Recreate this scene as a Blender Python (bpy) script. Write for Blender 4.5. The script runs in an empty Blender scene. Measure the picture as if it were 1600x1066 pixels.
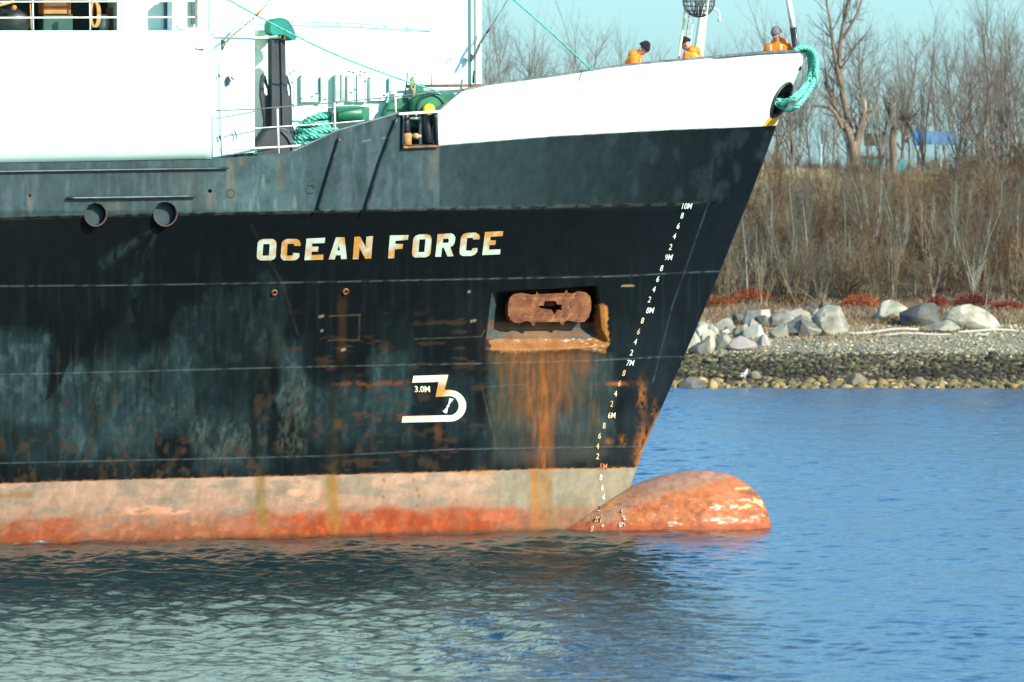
import bpy, bmesh, math, random
import numpy as np
from mathutils import Vector, Matrix
from mathutils.geometry import tessellate_polygon

# ---------------------------------------------------------------- camera, sky, sun, exposure
scene = bpy.context.scene
col = scene.collection
CAMZ, HOR, FP = 6.0, 338.0, 12300.0          # eye height, horizon line, focal length in photo pixels
cam_d = bpy.data.cameras.new('camera'); cam = bpy.data.objects.new('camera', cam_d); col.objects.link(cam)
cam.location = (0, 0, CAMZ); cam.rotation_euler = (math.radians(90), 0, 0)
cam_d.sensor_fit = 'HORIZONTAL'; cam_d.sensor_width = 36.0
cam_d.lens = 36.0 * FP / 1600.0; cam_d.shift_y = -(533.0 - HOR) / 1600.0
cam_d.clip_start = 1.0; cam_d.clip_end = 20000.0
cam_d.dof.use_dof = True; cam_d.dof.focus_distance = 148.0; cam_d.dof.aperture_fstop = 4.8
scene.camera = cam

HEAD = math.radians(15.0)
ca, sa = math.cos(HEAD), math.sin(HEAD)
SUN = Vector((0.66, -0.58, 0.47)).normalized()       # direction towards the sun
world = bpy.data.worlds.new('World'); scene.world = world; world.use_nodes = True
wn = world.node_tree; wn.nodes.clear()
sky = wn.nodes.new('ShaderNodeTexSky'); sky.sky_type = 'NISHITA'; sky.sun_disc = False
sky.sun_elevation = math.asin(SUN.z); sky.sun_rotation = math.atan2(SUN.x, SUN.y)
sky.air_density = 1.0; sky.dust_density = 1.05; sky.ozone_density = 1.0; sky.altitude = 20
tint = wn.nodes.new('ShaderNodeMix'); tint.data_type = 'RGBA'; tint.blend_type = 'MULTIPLY'
tint.inputs[0].default_value = 1.0; tint.inputs[7].default_value = (0.63, 1.07, 1.50, 1)
bg = wn.nodes.new('ShaderNodeBackground'); bg.inputs[1].default_value = 0.115
wo = wn.nodes.new('ShaderNodeOutputWorld')
wn.links.new(sky.outputs[0], tint.inputs[6]); wn.links.new(tint.outputs[2], bg.inputs[0]); wn.links.new(bg.outputs[0], wo.inputs[0])
sun_d = bpy.data.lights.new('sun', 'SUN'); sun_d.energy = 4.8; sun_d.angle = math.radians(0.5); sun_d.color = (1.0, 0.94, 0.84)
sun = bpy.data.objects.new('sun', sun_d); col.objects.link(sun)
sun.rotation_euler = SUN.to_track_quat('Z', 'Y').to_euler(); sun.location = (60, -40, 60)
scene.view_settings.view_transform = 'Standard'; scene.view_settings.look = 'None'
scene.view_settings.exposure = 0.62; scene.view_settings.gamma = 1.0

# ---------------------------------------------------------------- helpers
random.seed(7); rng = np.random.default_rng(7)
ORG = {}
def origin_of(o): return ORG.get(o.name, Vector((0, 0, 0))) if o else Vector((0, 0, 0))
def sl(r, g, b):
    f = lambda v: (v / 255 / 12.92) if v / 255 <= 0.04045 else ((v / 255 + 0.055) / 1.055) ** 2.4
    return (f(r), f(g), f(b))
def tag(o, label=None, cat=None, group=None, kind=None):
    if label: o['label'] = label
    if cat: o['category'] = cat
    if group: o['group'] = group
    if kind: o['kind'] = kind
    return o
def empty(name, loc, label=None, cat=None, group=None):
    o = bpy.data.objects.new(name, None); col.objects.link(o); o.location = loc
    o.empty_display_size = 0.2
    ORG[o.name] = Vector(loc); tag(o, label, cat, group); return o
def link_mesh(name, me, mat, parent=None, origin=None):
    o = bpy.data.objects.new(name, me); col.objects.link(o)
    if mat: me.materials.append(mat)
    if parent: o.parent = parent; ORG[o.name] = origin_of(parent)
    else:
        org = Vector(origin) if origin is not None else Vector((0, 0, 0))
        o.location = org; ORG[o.name] = org
    return o
def raw_mesh(name, V, Fq, mat, parent=None, origin=None, smooth=False, colors=None):
    """V (n,3) world coords, Fq (m,k) int faces of equal size k"""
    V = np.asarray(V, dtype=np.float64); Fq = np.asarray(Fq, dtype=np.int32)
    org = origin_of(parent) if parent else (Vector(origin) if origin is not None else Vector((0, 0, 0)))
    V = V - np.array(org)
    me = bpy.data.meshes.new(name); k = Fq.shape[1]
    me.vertices.add(len(V)); me.vertices.foreach_set('co', V.ravel().astype(np.float32))
    me.loops.add(Fq.size); me.loops.foreach_set('vertex_index', Fq.ravel())
    me.polygons.add(len(Fq)); me.polygons.foreach_set('loop_start', np.arange(len(Fq), dtype=np.int32) * k)
    if smooth: me.polygons.foreach_set('use_smooth', np.ones(len(Fq), dtype=bool))
    if colors is not None:
        at = me.color_attributes.new('Col', 'FLOAT_COLOR', 'POINT')
        c4 = np.ones((len(V), 4), dtype=np.float32); c4[:, :colors.shape[1]] = colors
        at.data.foreach_set('color', c4.ravel())
    me.update(calc_edges=True); me.validate()
    return link_mesh(name, me, mat, parent, None if parent else org)

class MB:
    def __init__(s): s.v = []; s.f = []; s.sm = []
    def add(s, vs, fs, smooth=False):
        b = len(s.v); s.v += [Vector(v) for v in vs]
        for f in fs: s.f.append(tuple(b + i for i in f)); s.sm.append(smooth)
        return s
    def hexa(s, p):          # 8 corners: 4 of one face, 4 of the opposite
        return s.add(p, [(3, 2, 1, 0), (4, 5, 6, 7), (0, 1, 5, 4), (1, 2, 6, 5), (2, 3, 7, 6), (3, 0, 4, 7)])
    def box(s, c, sz, rz=0.0):
        x, y, z = [v / 2 for v in sz]; R = Matrix.Rotation(rz, 3, 'Z'); c = Vector(c)
        return s.hexa([c + R @ Vector(q) for q in ((-x, -y, -z), (x, -y, -z), (x, y, -z), (-x, y, -z), (-x, -y, z), (x, -y, z), (x, y, z), (-x, y, z))])
    def tube(s, pts, r, n=8, cap=True, smooth=True):
        pts = [Vector(p) for p in pts]
        if not hasattr(r, '__len__'): r = [r] * len(pts)
        vs = []; fs = []; up = None
        for i, p in enumerate(pts):
            t = (pts[min(i + 1, len(pts) - 1)] - pts[max(i - 1, 0)])
            if t.length < 1e-9: t = Vector((0, 0, 1))
            t.normalize()
            if up is None:
                up = Vector((0, 0, 1)) if abs(t.z) < 0.9 else Vector((1, 0, 0))
            u = (up - t * up.dot(t)).normalized(); up = u; w = t.cross(u)
            for k in range(n):
                a = 2 * math.pi * k / n
                vs.append(p + (u * math.cos(a) + w * math.sin(a)) * r[i])
        for i in range(len(pts) - 1):
            for k in range(n):
                fs.append((i * n + k, i * n + (k + 1) % n, (i + 1) * n + (k + 1) % n, (i + 1) * n + k))
        s.add(vs, fs, smooth)
        if cap:
            b = len(s.v) - len(vs)
            s.f.append(tuple(b + k for k in reversed(range(n)))); s.sm.append(False)
            s.f.append(tuple(b + (len(pts) - 1) * n + k for k in range(n))); s.sm.append(False)
        return s
    def prism(s, front, back, smooth=False, holes=None):
        """front/back: matching outlines (lists of points)"""
        n = len(front); vs = list(front) + list(back)
        fs = [(i, (i + 1) % n, n + (i + 1) % n, n + i) for i in range(n)]
        tri = tessellate_polygon([[Vector(p) for p in front]])
        fs += [tuple(t) for t in tri] + [tuple(n + i for i in reversed(t)) for t in tri]
        return s.add(vs, fs, smooth)
    def ball(s, c, r, seg=10, rings=7, sc=(1, 1, 1), fn=None):
        c = Vector(c); vs = []; fs = []
        for i in range(rings + 1):
            th = math.pi * i / rings
            for k in range(seg):
                a = 2 * math.pi * k / seg
                d = Vector((math.sin(th) * math.cos(a), math.sin(th) * math.sin(a), math.cos(th)))
                q = Vector((d.x * sc[0], d.y * sc[1], d.z * sc[2])) * r
                if fn: q = fn(q, d)
                vs.append(c + q)
        for i in range(rings):
            for k in range(seg):
                fs.append((i * seg + k, (i + 1) * seg + k, (i + 1) * seg + (k + 1) % seg, i * seg + (k + 1) % seg))
        return s.add(vs, fs, True)
    def build(s, name, mat, parent=None, origin=None, bevel=0.0):
        org = origin_of(parent) if parent else (Vector(origin) if origin is not None else Vector((0, 0, 0)))
        me = bpy.data.meshes.new(name)
        me.from_pydata([tuple(v - org) for v in s.v], [], s.f)
        me.polygons.foreach_set('use_smooth', s.sm); me.validate()
        bm = bmesh.new(); bm.from_mesh(me); bmesh.ops.remove_doubles(bm, verts=bm.verts, dist=1e-5)
        bmesh.ops.recalc_face_normals(bm, faces=bm.faces)
        bm.to_mesh(me); bm.free()
        o = link_mesh(name, me, mat, parent, None if parent else org)
        if bevel:
            m = o.modifiers.new('bevel', 'BEVEL'); m.width = bevel; m.segments = 2; m.limit_method = 'ANGLE'
        return o

# numpy noise
def _hash(ix, iy, seed):
    h = (ix.astype(np.int64) * 374761393 + iy.astype(np.int64) * 668265263 + seed * 1442695041) & 0xFFFFFFFF
    h = ((h ^ (h >> 13)) * 1274126177) & 0xFFFFFFFF
    h = (h ^ (h >> 16)) & 0xFFFFFFFF
    return h / 4294967295.0
def vnoise(x, y, seed=0):
    ix = np.floor(x); iy = np.floor(y); fx = x - ix; fy = y - iy
    fx = fx * fx * (3 - 2 * fx); fy = fy * fy * (3 - 2 * fy)
    a = _hash(ix, iy, seed); b = _hash(ix + 1, iy, seed); c = _hash(ix, iy + 1, seed); d = _hash(ix + 1, iy + 1, seed)
    return (a * (1 - fx) + b * fx) * (1 - fy) + (c * (1 - fx) + d * fx) * fy
def fbm(x, y, seed=0, oct=4):
    s = 0; a = 0.5; t = 0
    for o in range(oct):
        s = s + a * vnoise(x, y, seed + o * 17); t += a; a *= 0.5; x = x * 2.03 + 3.1; y = y * 2.03 + 1.7
    return s / t
def sstep(e0, e1, x):
    t = np.clip((x - e0) / (e1 - e0 + 1e-12), 0, 1); return t * t * (3 - 2 * t)

# materials
def nodes_of(name):
    m = bpy.data.materials.new(name); m.use_nodes = True; nt = m.node_tree
    return m, nt, nt.nodes['Principled BSDF']
def mat_noise(name, c1, c2, scale=4.0, rough=0.5, metal=0.0, bump=0.0, bscale=None, stretch=(1, 1, 1), spots=None, spec=0.5, thr=(0.35, 0.65)):
    """two-tone noise material in object coordinates; spots = (colour, threshold, scale)"""
    m, nt, b = nodes_of(name); N = nt.nodes; L = nt.links
    tc = N.new('ShaderNodeTexCoord'); mp = N.new('ShaderNodeMapping'); mp.inputs['Scale'].default_value = stretch
    L.new(tc.outputs['Object'], mp.inputs[0])
    n = N.new('ShaderNodeTexNoise'); n.inputs['Scale'].default_value = scale; n.inputs['Detail'].default_value = 6
    L.new(mp.outputs[0], n.inputs['Vector'])
    r = N.new('ShaderNodeValToRGB'); r.color_ramp.elements[0].position = thr[0]; r.color_ramp.elements[1].position = thr[1]
    r.color_ramp.elements[0].color = (*c1, 1); r.color_ramp.elements[1].color = (*c2, 1)
    L.new(n.outputs['Fac'], r.inputs[0]); out = r.outputs[0]
    if spots:
        n2 = N.new('ShaderNodeTexNoise'); n2.inputs['Scale'].default_value = spots[2]; n2.inputs['Detail'].default_value = 8
        L.new(mp.outputs[0], n2.inputs['Vector'])
        r2 = N.new('ShaderNodeValToRGB'); r2.color_ramp.elements[0].position = spots[1]; r2.color_ramp.elements[1].position = spots[1] + 0.08
        L.new(n2.outputs['Fac'], r2.inputs[0])
        mx = N.new('ShaderNodeMix'); mx.data_type = 'RGBA'; mx.inputs[7].default_value = (*spots[0], 1)
        L.new(r2.outputs[0], mx.inputs[0]); L.new(out, mx.inputs[6]); out = mx.outputs[2]
    L.new(out, b.inputs['Base Color']); b.inputs['Roughness'].default_value = rough; b.inputs['Metallic'].default_value = metal
    b.inputs['Specular IOR Level'].default_value = spec
    if bump:
        nb = N.new('ShaderNodeTexNoise'); nb.inputs['Scale'].default_value = bscale or scale * 5; nb.inputs['Detail'].default_value = 5
        L.new(mp.outputs[0], nb.inputs['Vector'])
        bp = N.new('ShaderNodeBump'); bp.inputs['Strength'].default_value = bump; bp.inputs['Distance'].default_value = 0.02
        L.new(nb.outputs['Fac'], bp.inputs['Height']); L.new(bp.outputs[0], b.inputs['Normal'])
    return m
def mat_vcol(name, rough=0.5, scale=8.0, amp=0.25, bump=0.2, bscale=20.0, spec=0.5, stretch=(1, 1, 1), bdist=0.01):
    m, nt, b = nodes_of(name); N = nt.nodes; L = nt.links
    at = N.new('ShaderNodeAttribute'); at.attribute_name = 'Col'
    tc = N.new('ShaderNodeTexCoord'); mp = N.new('ShaderNodeMapping'); mp.inputs['Scale'].default_value = stretch
    L.new(tc.outputs['Object'], mp.inputs[0])
    n = N.new('ShaderNodeTexNoise'); n.inputs['Scale'].default_value = scale; n.inputs['Detail'].default_value = 8
    L.new(mp.outputs[0], n.inputs['Vector'])
    mr = N.new('ShaderNodeMapRange'); mr.inputs[1].default_value = 0.25; mr.inputs[2].default_value = 0.75
    mr.inputs[3].default_value = 1 - amp; mr.inputs[4].default_value = 1 + amp
    L.new(n.outputs['Fac'], mr.inputs[0])
    mx = N.new('ShaderNodeVectorMath'); mx.operation = 'SCALE'
    L.new(at.outputs['Color'], mx.inputs[0]); L.new(mr.outputs[0], mx.inputs['Scale'])
    L.new(mx.outputs[0], b.inputs['Base Color']); b.inputs['Roughness'].default_value = rough
    b.inputs['Specular IOR Level'].default_value = spec
    if bump:
        nb = N.new('ShaderNodeTexNoise'); nb.inputs['Scale'].default_value = bscale; nb.inputs['Detail'].default_value = 6
        L.new(mp.outputs[0], nb.inputs['Vector'])
        bp = N.new('ShaderNodeBump'); bp.inputs['Strength'].default_value = bump; bp.inputs['Distance'].default_value = bdist
        L.new(nb.outputs['Fac'], bp.inputs['Height']); L.new(bp.outputs[0], b.inputs['Normal'])
    return m

def W(px, py, Y):                   # a point seen at photo pixel (px, py), Y metres away
    return Vector(((px - 800) / FP * Y, Y, CAMZ - (py - HOR) / FP * Y))
# ---------------------------------------------------------------- ship frame and hull surface
OX, OY = 185 / FP * 151.0, 151.0
# s: metres aft of the reference point, y: metres to starboard (towards the camera), z: above water
def S(s, y, z): return Vector((OX - s * ca + y * sa, OY - s * sa - y * ca, z))
def S_np(s, y, z): return np.stack([OX - s * ca + y * sa, OY - s * sa - y * ca, z + 0 * s], axis=-1)
def to_ship(X, Y):
    dx, dy = X - OX, Y - OY
    return -(dx * ca + dy * sa), dx * sa - dy * ca
def project(P):
    return 800 + FP * P[..., 0] / P[..., 1], HOR - FP * (P[..., 2] - CAMZ) / P[..., 1]
def px_plane(px, py, yp):           # photo pixel -> point on the fore-and-aft plane y = yp
    k = (px - 800) / FP             # X = kY ; y = (kY-OX)*sa - (Y-OY)*ca = yp
    Y = (yp + OX * sa - OY * ca) / (k * sa - ca)
    return W(px, py, Y)
stem_px = [(1264, 79), (1240, 130), (1213, 197), (1192, 255), (1170, 312), (1130, 412), (1085, 520), (1045, 612), (1005, 702), (985, 760)]
_s, _z = [], []
for (a, b_) in stem_px:
    k = (a - 800) / FP; s_ = (OX - k * OY) / (ca - k * sa); Y = OY - s_ * sa
    _s.append(s_); _z.append(CAMZ - (b_ - HOR) / FP * Y)
_s.append(0.32); _z.append(0.0); _s.append(0.5); _z.append(-3.0)
STZ = np.array(_z[::-1]); STS = np.array(_s[::-1])
def s_stem(z): return np.interp(z, STZ, STS)
def zk_of(d): return np.interp(d, KD, KZ) if KD is not None else 5.8 + 0 * d
KD = None; KZ = None
def yb(d, z):
    zk = 6.1
    ze = np.where(z > zk, zk + 0.35 * (z - zk), z)
    f = np.clip(ze, -3, 9) / 9.0
    L = 30 - 13 * f; n = 1.5 + 0.75 * f; B = 7.0 + 1.1 * f
    B = B * np.where(z < 0, 1 + 0.12 * np.clip(z, -3, 0) / 3 , 1)
    t = np.clip(d / L, 0, 1)
    return B * (1 - (1 - t) ** n) + 0.03 * (1 - np.exp(-np.clip(d, 0, 9) / 0.05))
def hull_hit(px, py, out=0.0):
    """photo pixel(s) -> world point(s) on the starboard hull surface (+ out metres proud)"""
    px = np.atleast_1d(np.asarray(px, float)); py = np.atleast_1d(np.asarray(py, float))
    k = (px - 800) / FP
    Ya = (9.5 + OX * sa - OY * ca) / (k * sa - ca); Yb = (0.0 + OX * sa - OY * ca) / (k * sa - ca)
    for _ in range(40):
        Ym = (Ya + Yb) / 2; X = k * Ym; z = CAMZ - (py - HOR) / FP * Ym
        s_, y_ = to_ship(X, Ym)
        outside = (y_ - yb(s_ - s_stem(z), z)) > 0
        Ya = np.where(outside, Ym, Ya); Yb = np.where(outside, Yb, Ym)
    P = np.stack([k * Yb, Yb, CAMZ - (py - HOR) / FP * Yb], axis=-1)
    if out:
        out = out + 0.048 * sstep(-0.06, -0.03, P[:, 2] - np.interp(to_ship(P[:, 0], P[:, 1])[0] - s_stem(P[:, 2]), KD, KZ)) * (px < 1100) if KD is not None else out
        s_, y_ = to_ship(P[:, 0], P[:, 1]); z = P[:, 2]; d = s_ - s_stem(z); e = 0.02
        gd = (yb(d + e, z) - yb(np.maximum(d - e, 0), z)) / (2 * e)
        zz = z + e; gz = (yb(s_ - s_stem(zz), zz) - yb(s_ - s_stem(z - e), z - e)) / (2 * e)
        n = np.stack([-gd, np.ones_like(gd), -gz], axis=-1); n /= np.linalg.norm(n, axis=1)[:, None]
        nw = np.stack([-n[:, 0] * ca + n[:, 1] * sa, -n[:, 0] * sa - n[:, 1] * ca, n[:, 2]], axis=-1)
        P = P + nw * np.reshape(out, (-1, 1))
    return P
def HP(px, py, out=0.0): return Vector(hull_hit(px, py, out)[0])
def dz_of(pts):
    P = hull_hit([p[0] for p in pts], [p[1] for p in pts])
    s_, y_ = to_ship(P[:, 0], P[:, 1]); d = s_ - s_stem(P[:, 2]); o = np.argsort(d)
    return d[o], P[:, 2][o]
KPX = [(0, 341), (130, 337), (280, 334), (460, 331), (650, 327), (860, 323), (1090, 318), (1168, 316)]
top_px = [(0, 254), (200, 250), (350, 247), (440, 240), (460, 236), (525, 205), (620, 178), (683, 173), (722, 143), (760, 134), (860, 121), (950, 107), (1000, 101), (1090, 93), (1190, 84), (1262, 81)]
TD, TZ = dz_of(top_px)
KD, KZ = dz_of(KPX)
# ---------------------------------------------------------------- the ship: hull shell
M = {}
M['hull'] = mat_vcol('hull_paint', rough=0.42, scale=5.0, amp=0.22, bump=0.35, bscale=3.0, spec=0.24, stretch=(1, 1, 0.6), bdist=0.012)
M['white'] = mat_noise('white_paint', (0.50, 0.72, 0.61), (0.60, 0.78, 0.68), scale=0.7, rough=0.45, bump=0.08, bscale=6, spots=((0.68, 0.72, 0.40), 0.72, 2.5))
M['whiteb'] = mat_noise('white_trim', (0.72, 0.80, 0.70), (0.82, 0.84, 0.74), scale=3, rough=0.5, spots=((0.60, 0.48, 0.18), 0.68, 5))
M['rail_w'] = mat_noise('white_rail', (0.80, 0.78, 0.60), (0.82, 0.84, 0.76), scale=3, rough=0.5, spots=((0.55, 0.25, 0.05), 0.66, 4))
M['cream'] = mat_noise('cream_paint', (0.74, 0.74, 0.38), (0.80, 0.80, 0.60), scale=2, rough=0.5)
M['shade_w'] = mat_noise('shaded_white_paint', (0.50, 0.60, 0.50), (0.60, 0.68, 0.58), scale=1.2, rough=0.6)  # white paint with its shade put into the colour
M['panel'] = mat_noise('weathered_panel_and_shadow', (0.30, 0.40, 0.33), (0.44, 0.52, 0.44), scale=6, rough=0.6)
M['black'] = mat_noise('black_paint', (0.008, 0.010, 0.012), (0.02, 0.024, 0.026), scale=8, rough=0.4, bump=0.2, spots=((0.10, 0.05, 0.02), 0.70, 9))
M['rail_d'] = mat_noise('weathered_grey_rail', (0.06, 0.07, 0.08), (0.16, 0.17, 0.16), scale=6, rough=0.5, spots=((0.35, 0.36, 0.32), 0.66, 14))
M['green'] = mat_noise('deck_green', (0.012, 0.13, 0.06), (0.02, 0.19, 0.085), scale=3, rough=0.4, bump=0.1, spots=((0.05, 0.09, 0.04), 0.70, 8))
M['dgreen'] = mat_noise('dark_green', (0.006, 0.05, 0.03), (0.01, 0.08, 0.045), scale=4, rough=0.45)
M['tarp'] = mat_noise('green_tarpaulin', (0.005, 0.16, 0.12), (0.01, 0.24, 0.17), scale=3, rough=0.75, bump=0.6, bscale=7)
M['rope'] = mat_noise('green_rope', (0.07, 0.42, 0.30), (0.22, 0.68, 0.50), scale=14, rough=0.8, bump=0.7, bscale=70, spots=((0.42, 0.48, 0.25), 0.68, 10))
M['rope_old'] = mat_noise('worn_rope', (0.30, 0.26, 0.12), (0.42, 0.42, 0.25), scale=14, rough=0.9, bump=0.5)
M['rust'] = mat_noise('rusty_steel', (0.12, 0.035, 0.013), (0.26, 0.095, 0.03), scale=5, rough=0.8, bump=0.6, bscale=24, spots=((0.34, 0.16, 0.05), 0.60, 9))
M['rust_y'] = mat_noise('ochre_rust', (0.40, 0.17, 0.04), (0.55, 0.32, 0.10), scale=8, rough=0.8, bump=0.3, spots=((0.12, 0.05, 0.03), 0.64, 10))
M['anchor'] = mat_noise('old_anchor_black', (0.012, 0.016, 0.018), (0.030, 0.038, 0.042), scale=3, rough=0.55, bump=0.4, stretch=(1, 1, 0.25), spots=((0.10, 0.06, 0.025), 0.62, 5))
M['steel'] = mat_noise('bare_steel', (0.35, 0.36, 0.34), (0.6, 0.6, 0.56), scale=7, rough=0.35, metal=0.6, spots=((0.3, 0.14, 0.05), 0.62, 12))
M['dark_in'] = mat_noise('dark_interior', (0.006, 0.010, 0.012), (0.02, 0.026, 0.028), scale=3, rough=0.8)
M['orange'] = mat_noise('orange_paint', (0.55, 0.13, 0.02), (0.70, 0.22, 0.04), scale=5, rough=0.5)
M['yellow'] = mat_noise('yellow_paint', (0.80, 0.52, 0.0), (0.85, 0.62, 0.01), scale=4, rough=0.5)
M['glass'] = mat_noise('dark_glass', (0.01, 0.015, 0.02), (0.02, 0.03, 0.03), scale=2, rough=0.1)
M['tube_in'] = mat_noise('pipe_inside_grey', (0.035, 0.075, 0.08), (0.06, 0.11, 0.11), scale=3, rough=0.6, bump=0.2)
M['pipe_rim'] = mat_noise('pipe_rim', (0.035, 0.03, 0.022), (0.11, 0.055, 0.025), scale=6, rough=0.6)
M['bar'] = mat_noise('hull_bar_paint', (0.02, 0.028, 0.03), (0.05, 0.07, 0.07), scale=4, rough=0.4, spots=((0.45, 0.42, 0.28), 0.70, 6))

ship = empty('cargo_ship', S(6, 0, 0), 'large black and white cargo ship with rust stained hull and red bulbous bow', 'ship')

def poly_mask(px, py, poly):
    """inside test on arrays"""
    ins = np.zeros(px.shape, bool); n = len(poly)
    for i in range(n):
        x0, y0 = poly[i]; x1, y1 = poly[(i + 1) % n]
        if y0 == y1: continue
        c = ((y0 > py) != (y1 > py)) & (px < (x1 - x0) * (py - y0) / (y1 - y0) + x0)
        ins ^= c
    return ins
HAWSE = [(1234.8, 130), (1236, 138), (1234, 150), (1229, 161), (1222, 173), (1211, 182), (1204.5, 181), (1204, 173), (1207, 159), (1213, 146), (1221, 136), (1229, 130)]
ZB = -1.2
def hull_cols():
    a = np.concatenate([np.linspace(0, 0.5, 60), np.arange(0.515, 18.2, 0.0195)])
    return a
dcol = hull_cols(); nv = 470
Dg, Vg = np.meshgrid(dcol, np.linspace(0, 1, nv), indexing='ij')
ztop = np.interp(Dg, TD, TZ)
zlo = -0.45
Zg = zlo + Vg * (ztop - zlo)
kz = np.interp(Dg, KD, KZ)
Yg = yb(Dg, Zg); Sg = s_stem(Zg) + Dg
P0 = S_np(Sg, Yg, Zg); PX, PY = project(P0)
# anchor recess: real depth pushed into the shell
xlo = np.interp(PY, [450, 545], [769, 757]); xli = np.interp(PY, [450, 515, 545], [788, 782, 778])
xro = np.interp(PY, [450, 515, 545], [933, 940, 957]); xri = np.interp(PY, [450, 515, 545], [928, 930, 936])
ytop = np.interp(PX, [769, 951], [456.5, 446.5])
dl = np.clip((PX - xlo) / (xli - xlo), 0, 1); dr = np.clip((xro - PX) / (xro - xri), 0, 1)
ybi = np.interp(PX, [782, 930], [514, 514]); ybo = np.interp(PX, [757, 800, 900, 957], [546, 549, 544, 538])
db = np.clip((ybo - PY) / (ybo - ybi), 0, 1); db = np.where(PY > 528, db * 0.75 + 0.10 * sstep(0, 0.35, db), db); dt = sstep(-0.8, 0.8, PY - ytop)
pocket = 0.46 * np.minimum(np.minimum(dl, dr), db) * dt
lip = 0.03 * np.exp(-((PY - 541 - 4 * np.sin((PX - 757) / 200 * 3.14)) / 6.0) ** 2) * sstep(755, 770, PX) * (1 - sstep(945, 960, PX))
step = 0.045 * sstep(-0.012, 0.012, Zg - kz) * (1 - sstep(1105, 1125, PX))
def weldline(pts, w=0.9, x0=-50, x1=2000):
    y = np.interp(PX, [p[0] for p in pts], [p[1] for p in pts])
    return np.exp(-((PY - y) / w) ** 2) * (PX > x0) * (PX < x1)
W1 = weldline([(-100, 449), (0, 447.5), (200, 446), (500, 441), (880, 433.5), (960, 432), (1060, 427), (1130, 424)])
W2 = weldline([(-100, 588), (0, 586), (200, 581), (380, 576), (500, 573), (760, 568), (900, 565), (1030, 558)])
W3 = weldline([(-100, 726), (0, 724), (280, 718), (500, 713), (700, 702.5), (930, 699), (1000, 698)])
dent = 0.012 * (fbm(PX / 90, PY / 60, 5, 3) - 0.5) + 0.010 * np.sin(PY / 9.5) * sstep(590, 640, PY) * (1 - sstep(700, 730, PY)) * sstep(700, 800, PX)
Yh = Yg - pocket + lip + step + 0.006 * (W1 + W2 + W3) + dent * sstep(0.0, 0.6, Dg)
PH = S_np(Sg, Yh, Zg)

# ---- hull colours (paint, rust, wear, some painted-in light): linear base colours
def C3(c): return np.array(c, dtype=float)
colr = np.zeros(PX.shape + (3,))
def setc(mask, c):
    global colr
    m = np.clip(mask, 0, 1)[..., None]; colr = colr * (1 - m) + C3(c) * m
def box_m(x0, x1, y0, y1, fx=10, fy=10, wob=6, seed=3):
    wx = (fbm(PX / 25, PY / 25, seed, 3) - 0.5) * 2 * wob; wy = (fbm(PX / 25, PY / 25, seed + 50, 3) - 0.5) * 2 * wob
    x = PX + wx; y = PY + wy
    return sstep(x0 - fx, x0 + fx, x) * (1 - sstep(x1 - fx, x1 + fx, x)) * sstep(y0 - fy, y0 + fy, y) * (1 - sstep(y1 - fy, y1 + fy, y))
def streak(sx, sy, seed, lo, hi, o=4): return sstep(lo, hi, fbm(PX / sx, PY / sy, seed, o))
setc(np.ones_like(PX), (0.0036, 0.0058, 0.0062))
n1 = fbm(PX / 60, PY / 90, 11, 4); n2 = fbm(PX / 6, PY / 60, 12, 4); n3 = fbm(PX / 4, PY / 4, 13, 4)
setc(0.38 * streak(40, 110, 21, 0.45, 0.75) * sstep(430, 560, PY), (0.012, 0.024, 0.025))
setc(0.28 * streak(7, 90, 22, 0.5, 0.8) * sstep(350, 480, PY), (0.014, 0.026, 0.028))
# faded teal patches
teal = (0.030, 0.062, 0.064); pale = (0.085, 0.13, 0.12)
for (x0, x1, y0, y1, k, sd) in [(-60, 78, 525, 660, 0.9, 1), (95, 150, 570, 715, 0.75, 2), (150, 235, 560, 700, 0.62, 3), (235, 300, 545, 680, 0.55, 4), (-60, 250, 640, 720, 0.4, 5),
                             (270, 330, 480, 620, 0.28, 6), (400, 450, 430, 560, 0.25, 7), (435, 478, 540, 640, 0.75, 8), (575, 640, 556, 645, 0.72, 9), (525, 560, 600, 640, 0.5, 10),
                             (300, 420, 640, 735, 0.42, 11), (690, 745, 590, 690, 0.3, 12), (480, 640, 600, 690, 0.35, 13), (760, 960, 560, 700, 0.55, 14), (320, 400, 450, 640, 0.2, 15)]:
    m = box_m(x0, x1, y0, y1, 7, 18, 11, sd) * (0.55 + 0.45 * streak(5, 45, 30 + sd, 0.35, 0.65))
    m = m * (0.55 + 0.45 * fbm(PX / 22, PY / 30, 300 + sd, 5)); setc(m * k, teal)
    setc(m * k * 0.55 * streak(9, 16, 60 + sd, 0.52, 0.75), pale)
for (x0, x1, y0, y1, sd) in [(300, 330, 650, 700, 1), (345, 398, 655, 715, 2), (436, 478, 605, 705, 3), (320, 345, 690, 725, 4), (150, 165, 590, 640, 5), (460, 480, 590, 660, 6)]:
    setc(0.27 * box_m(x0, x1, y0, y1, 9, 14, 12, 90 + sd) * streak(3, 8, 95 + sd, 0.30, 0.75, 5), (0.15, 0.19, 0.14))
# black run shapes
setc(0.8 * poly_mask(PX + 5 * (n3 - .5), PY, [(92, 520), (120, 520), (112, 560), (88, 610), (70, 628), (76, 600), (90, 560)]), (0.004, 0.006, 0.007))
setc(0.7 * box_m(143, 152, 630, 690, 3, 12, 3, 7), (0.005, 0.008, 0.008))
setc(0.9 * box_m(392, 404, 560, 735, 4, 20, 4, 8), (0.006, 0.010, 0.010))
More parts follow.
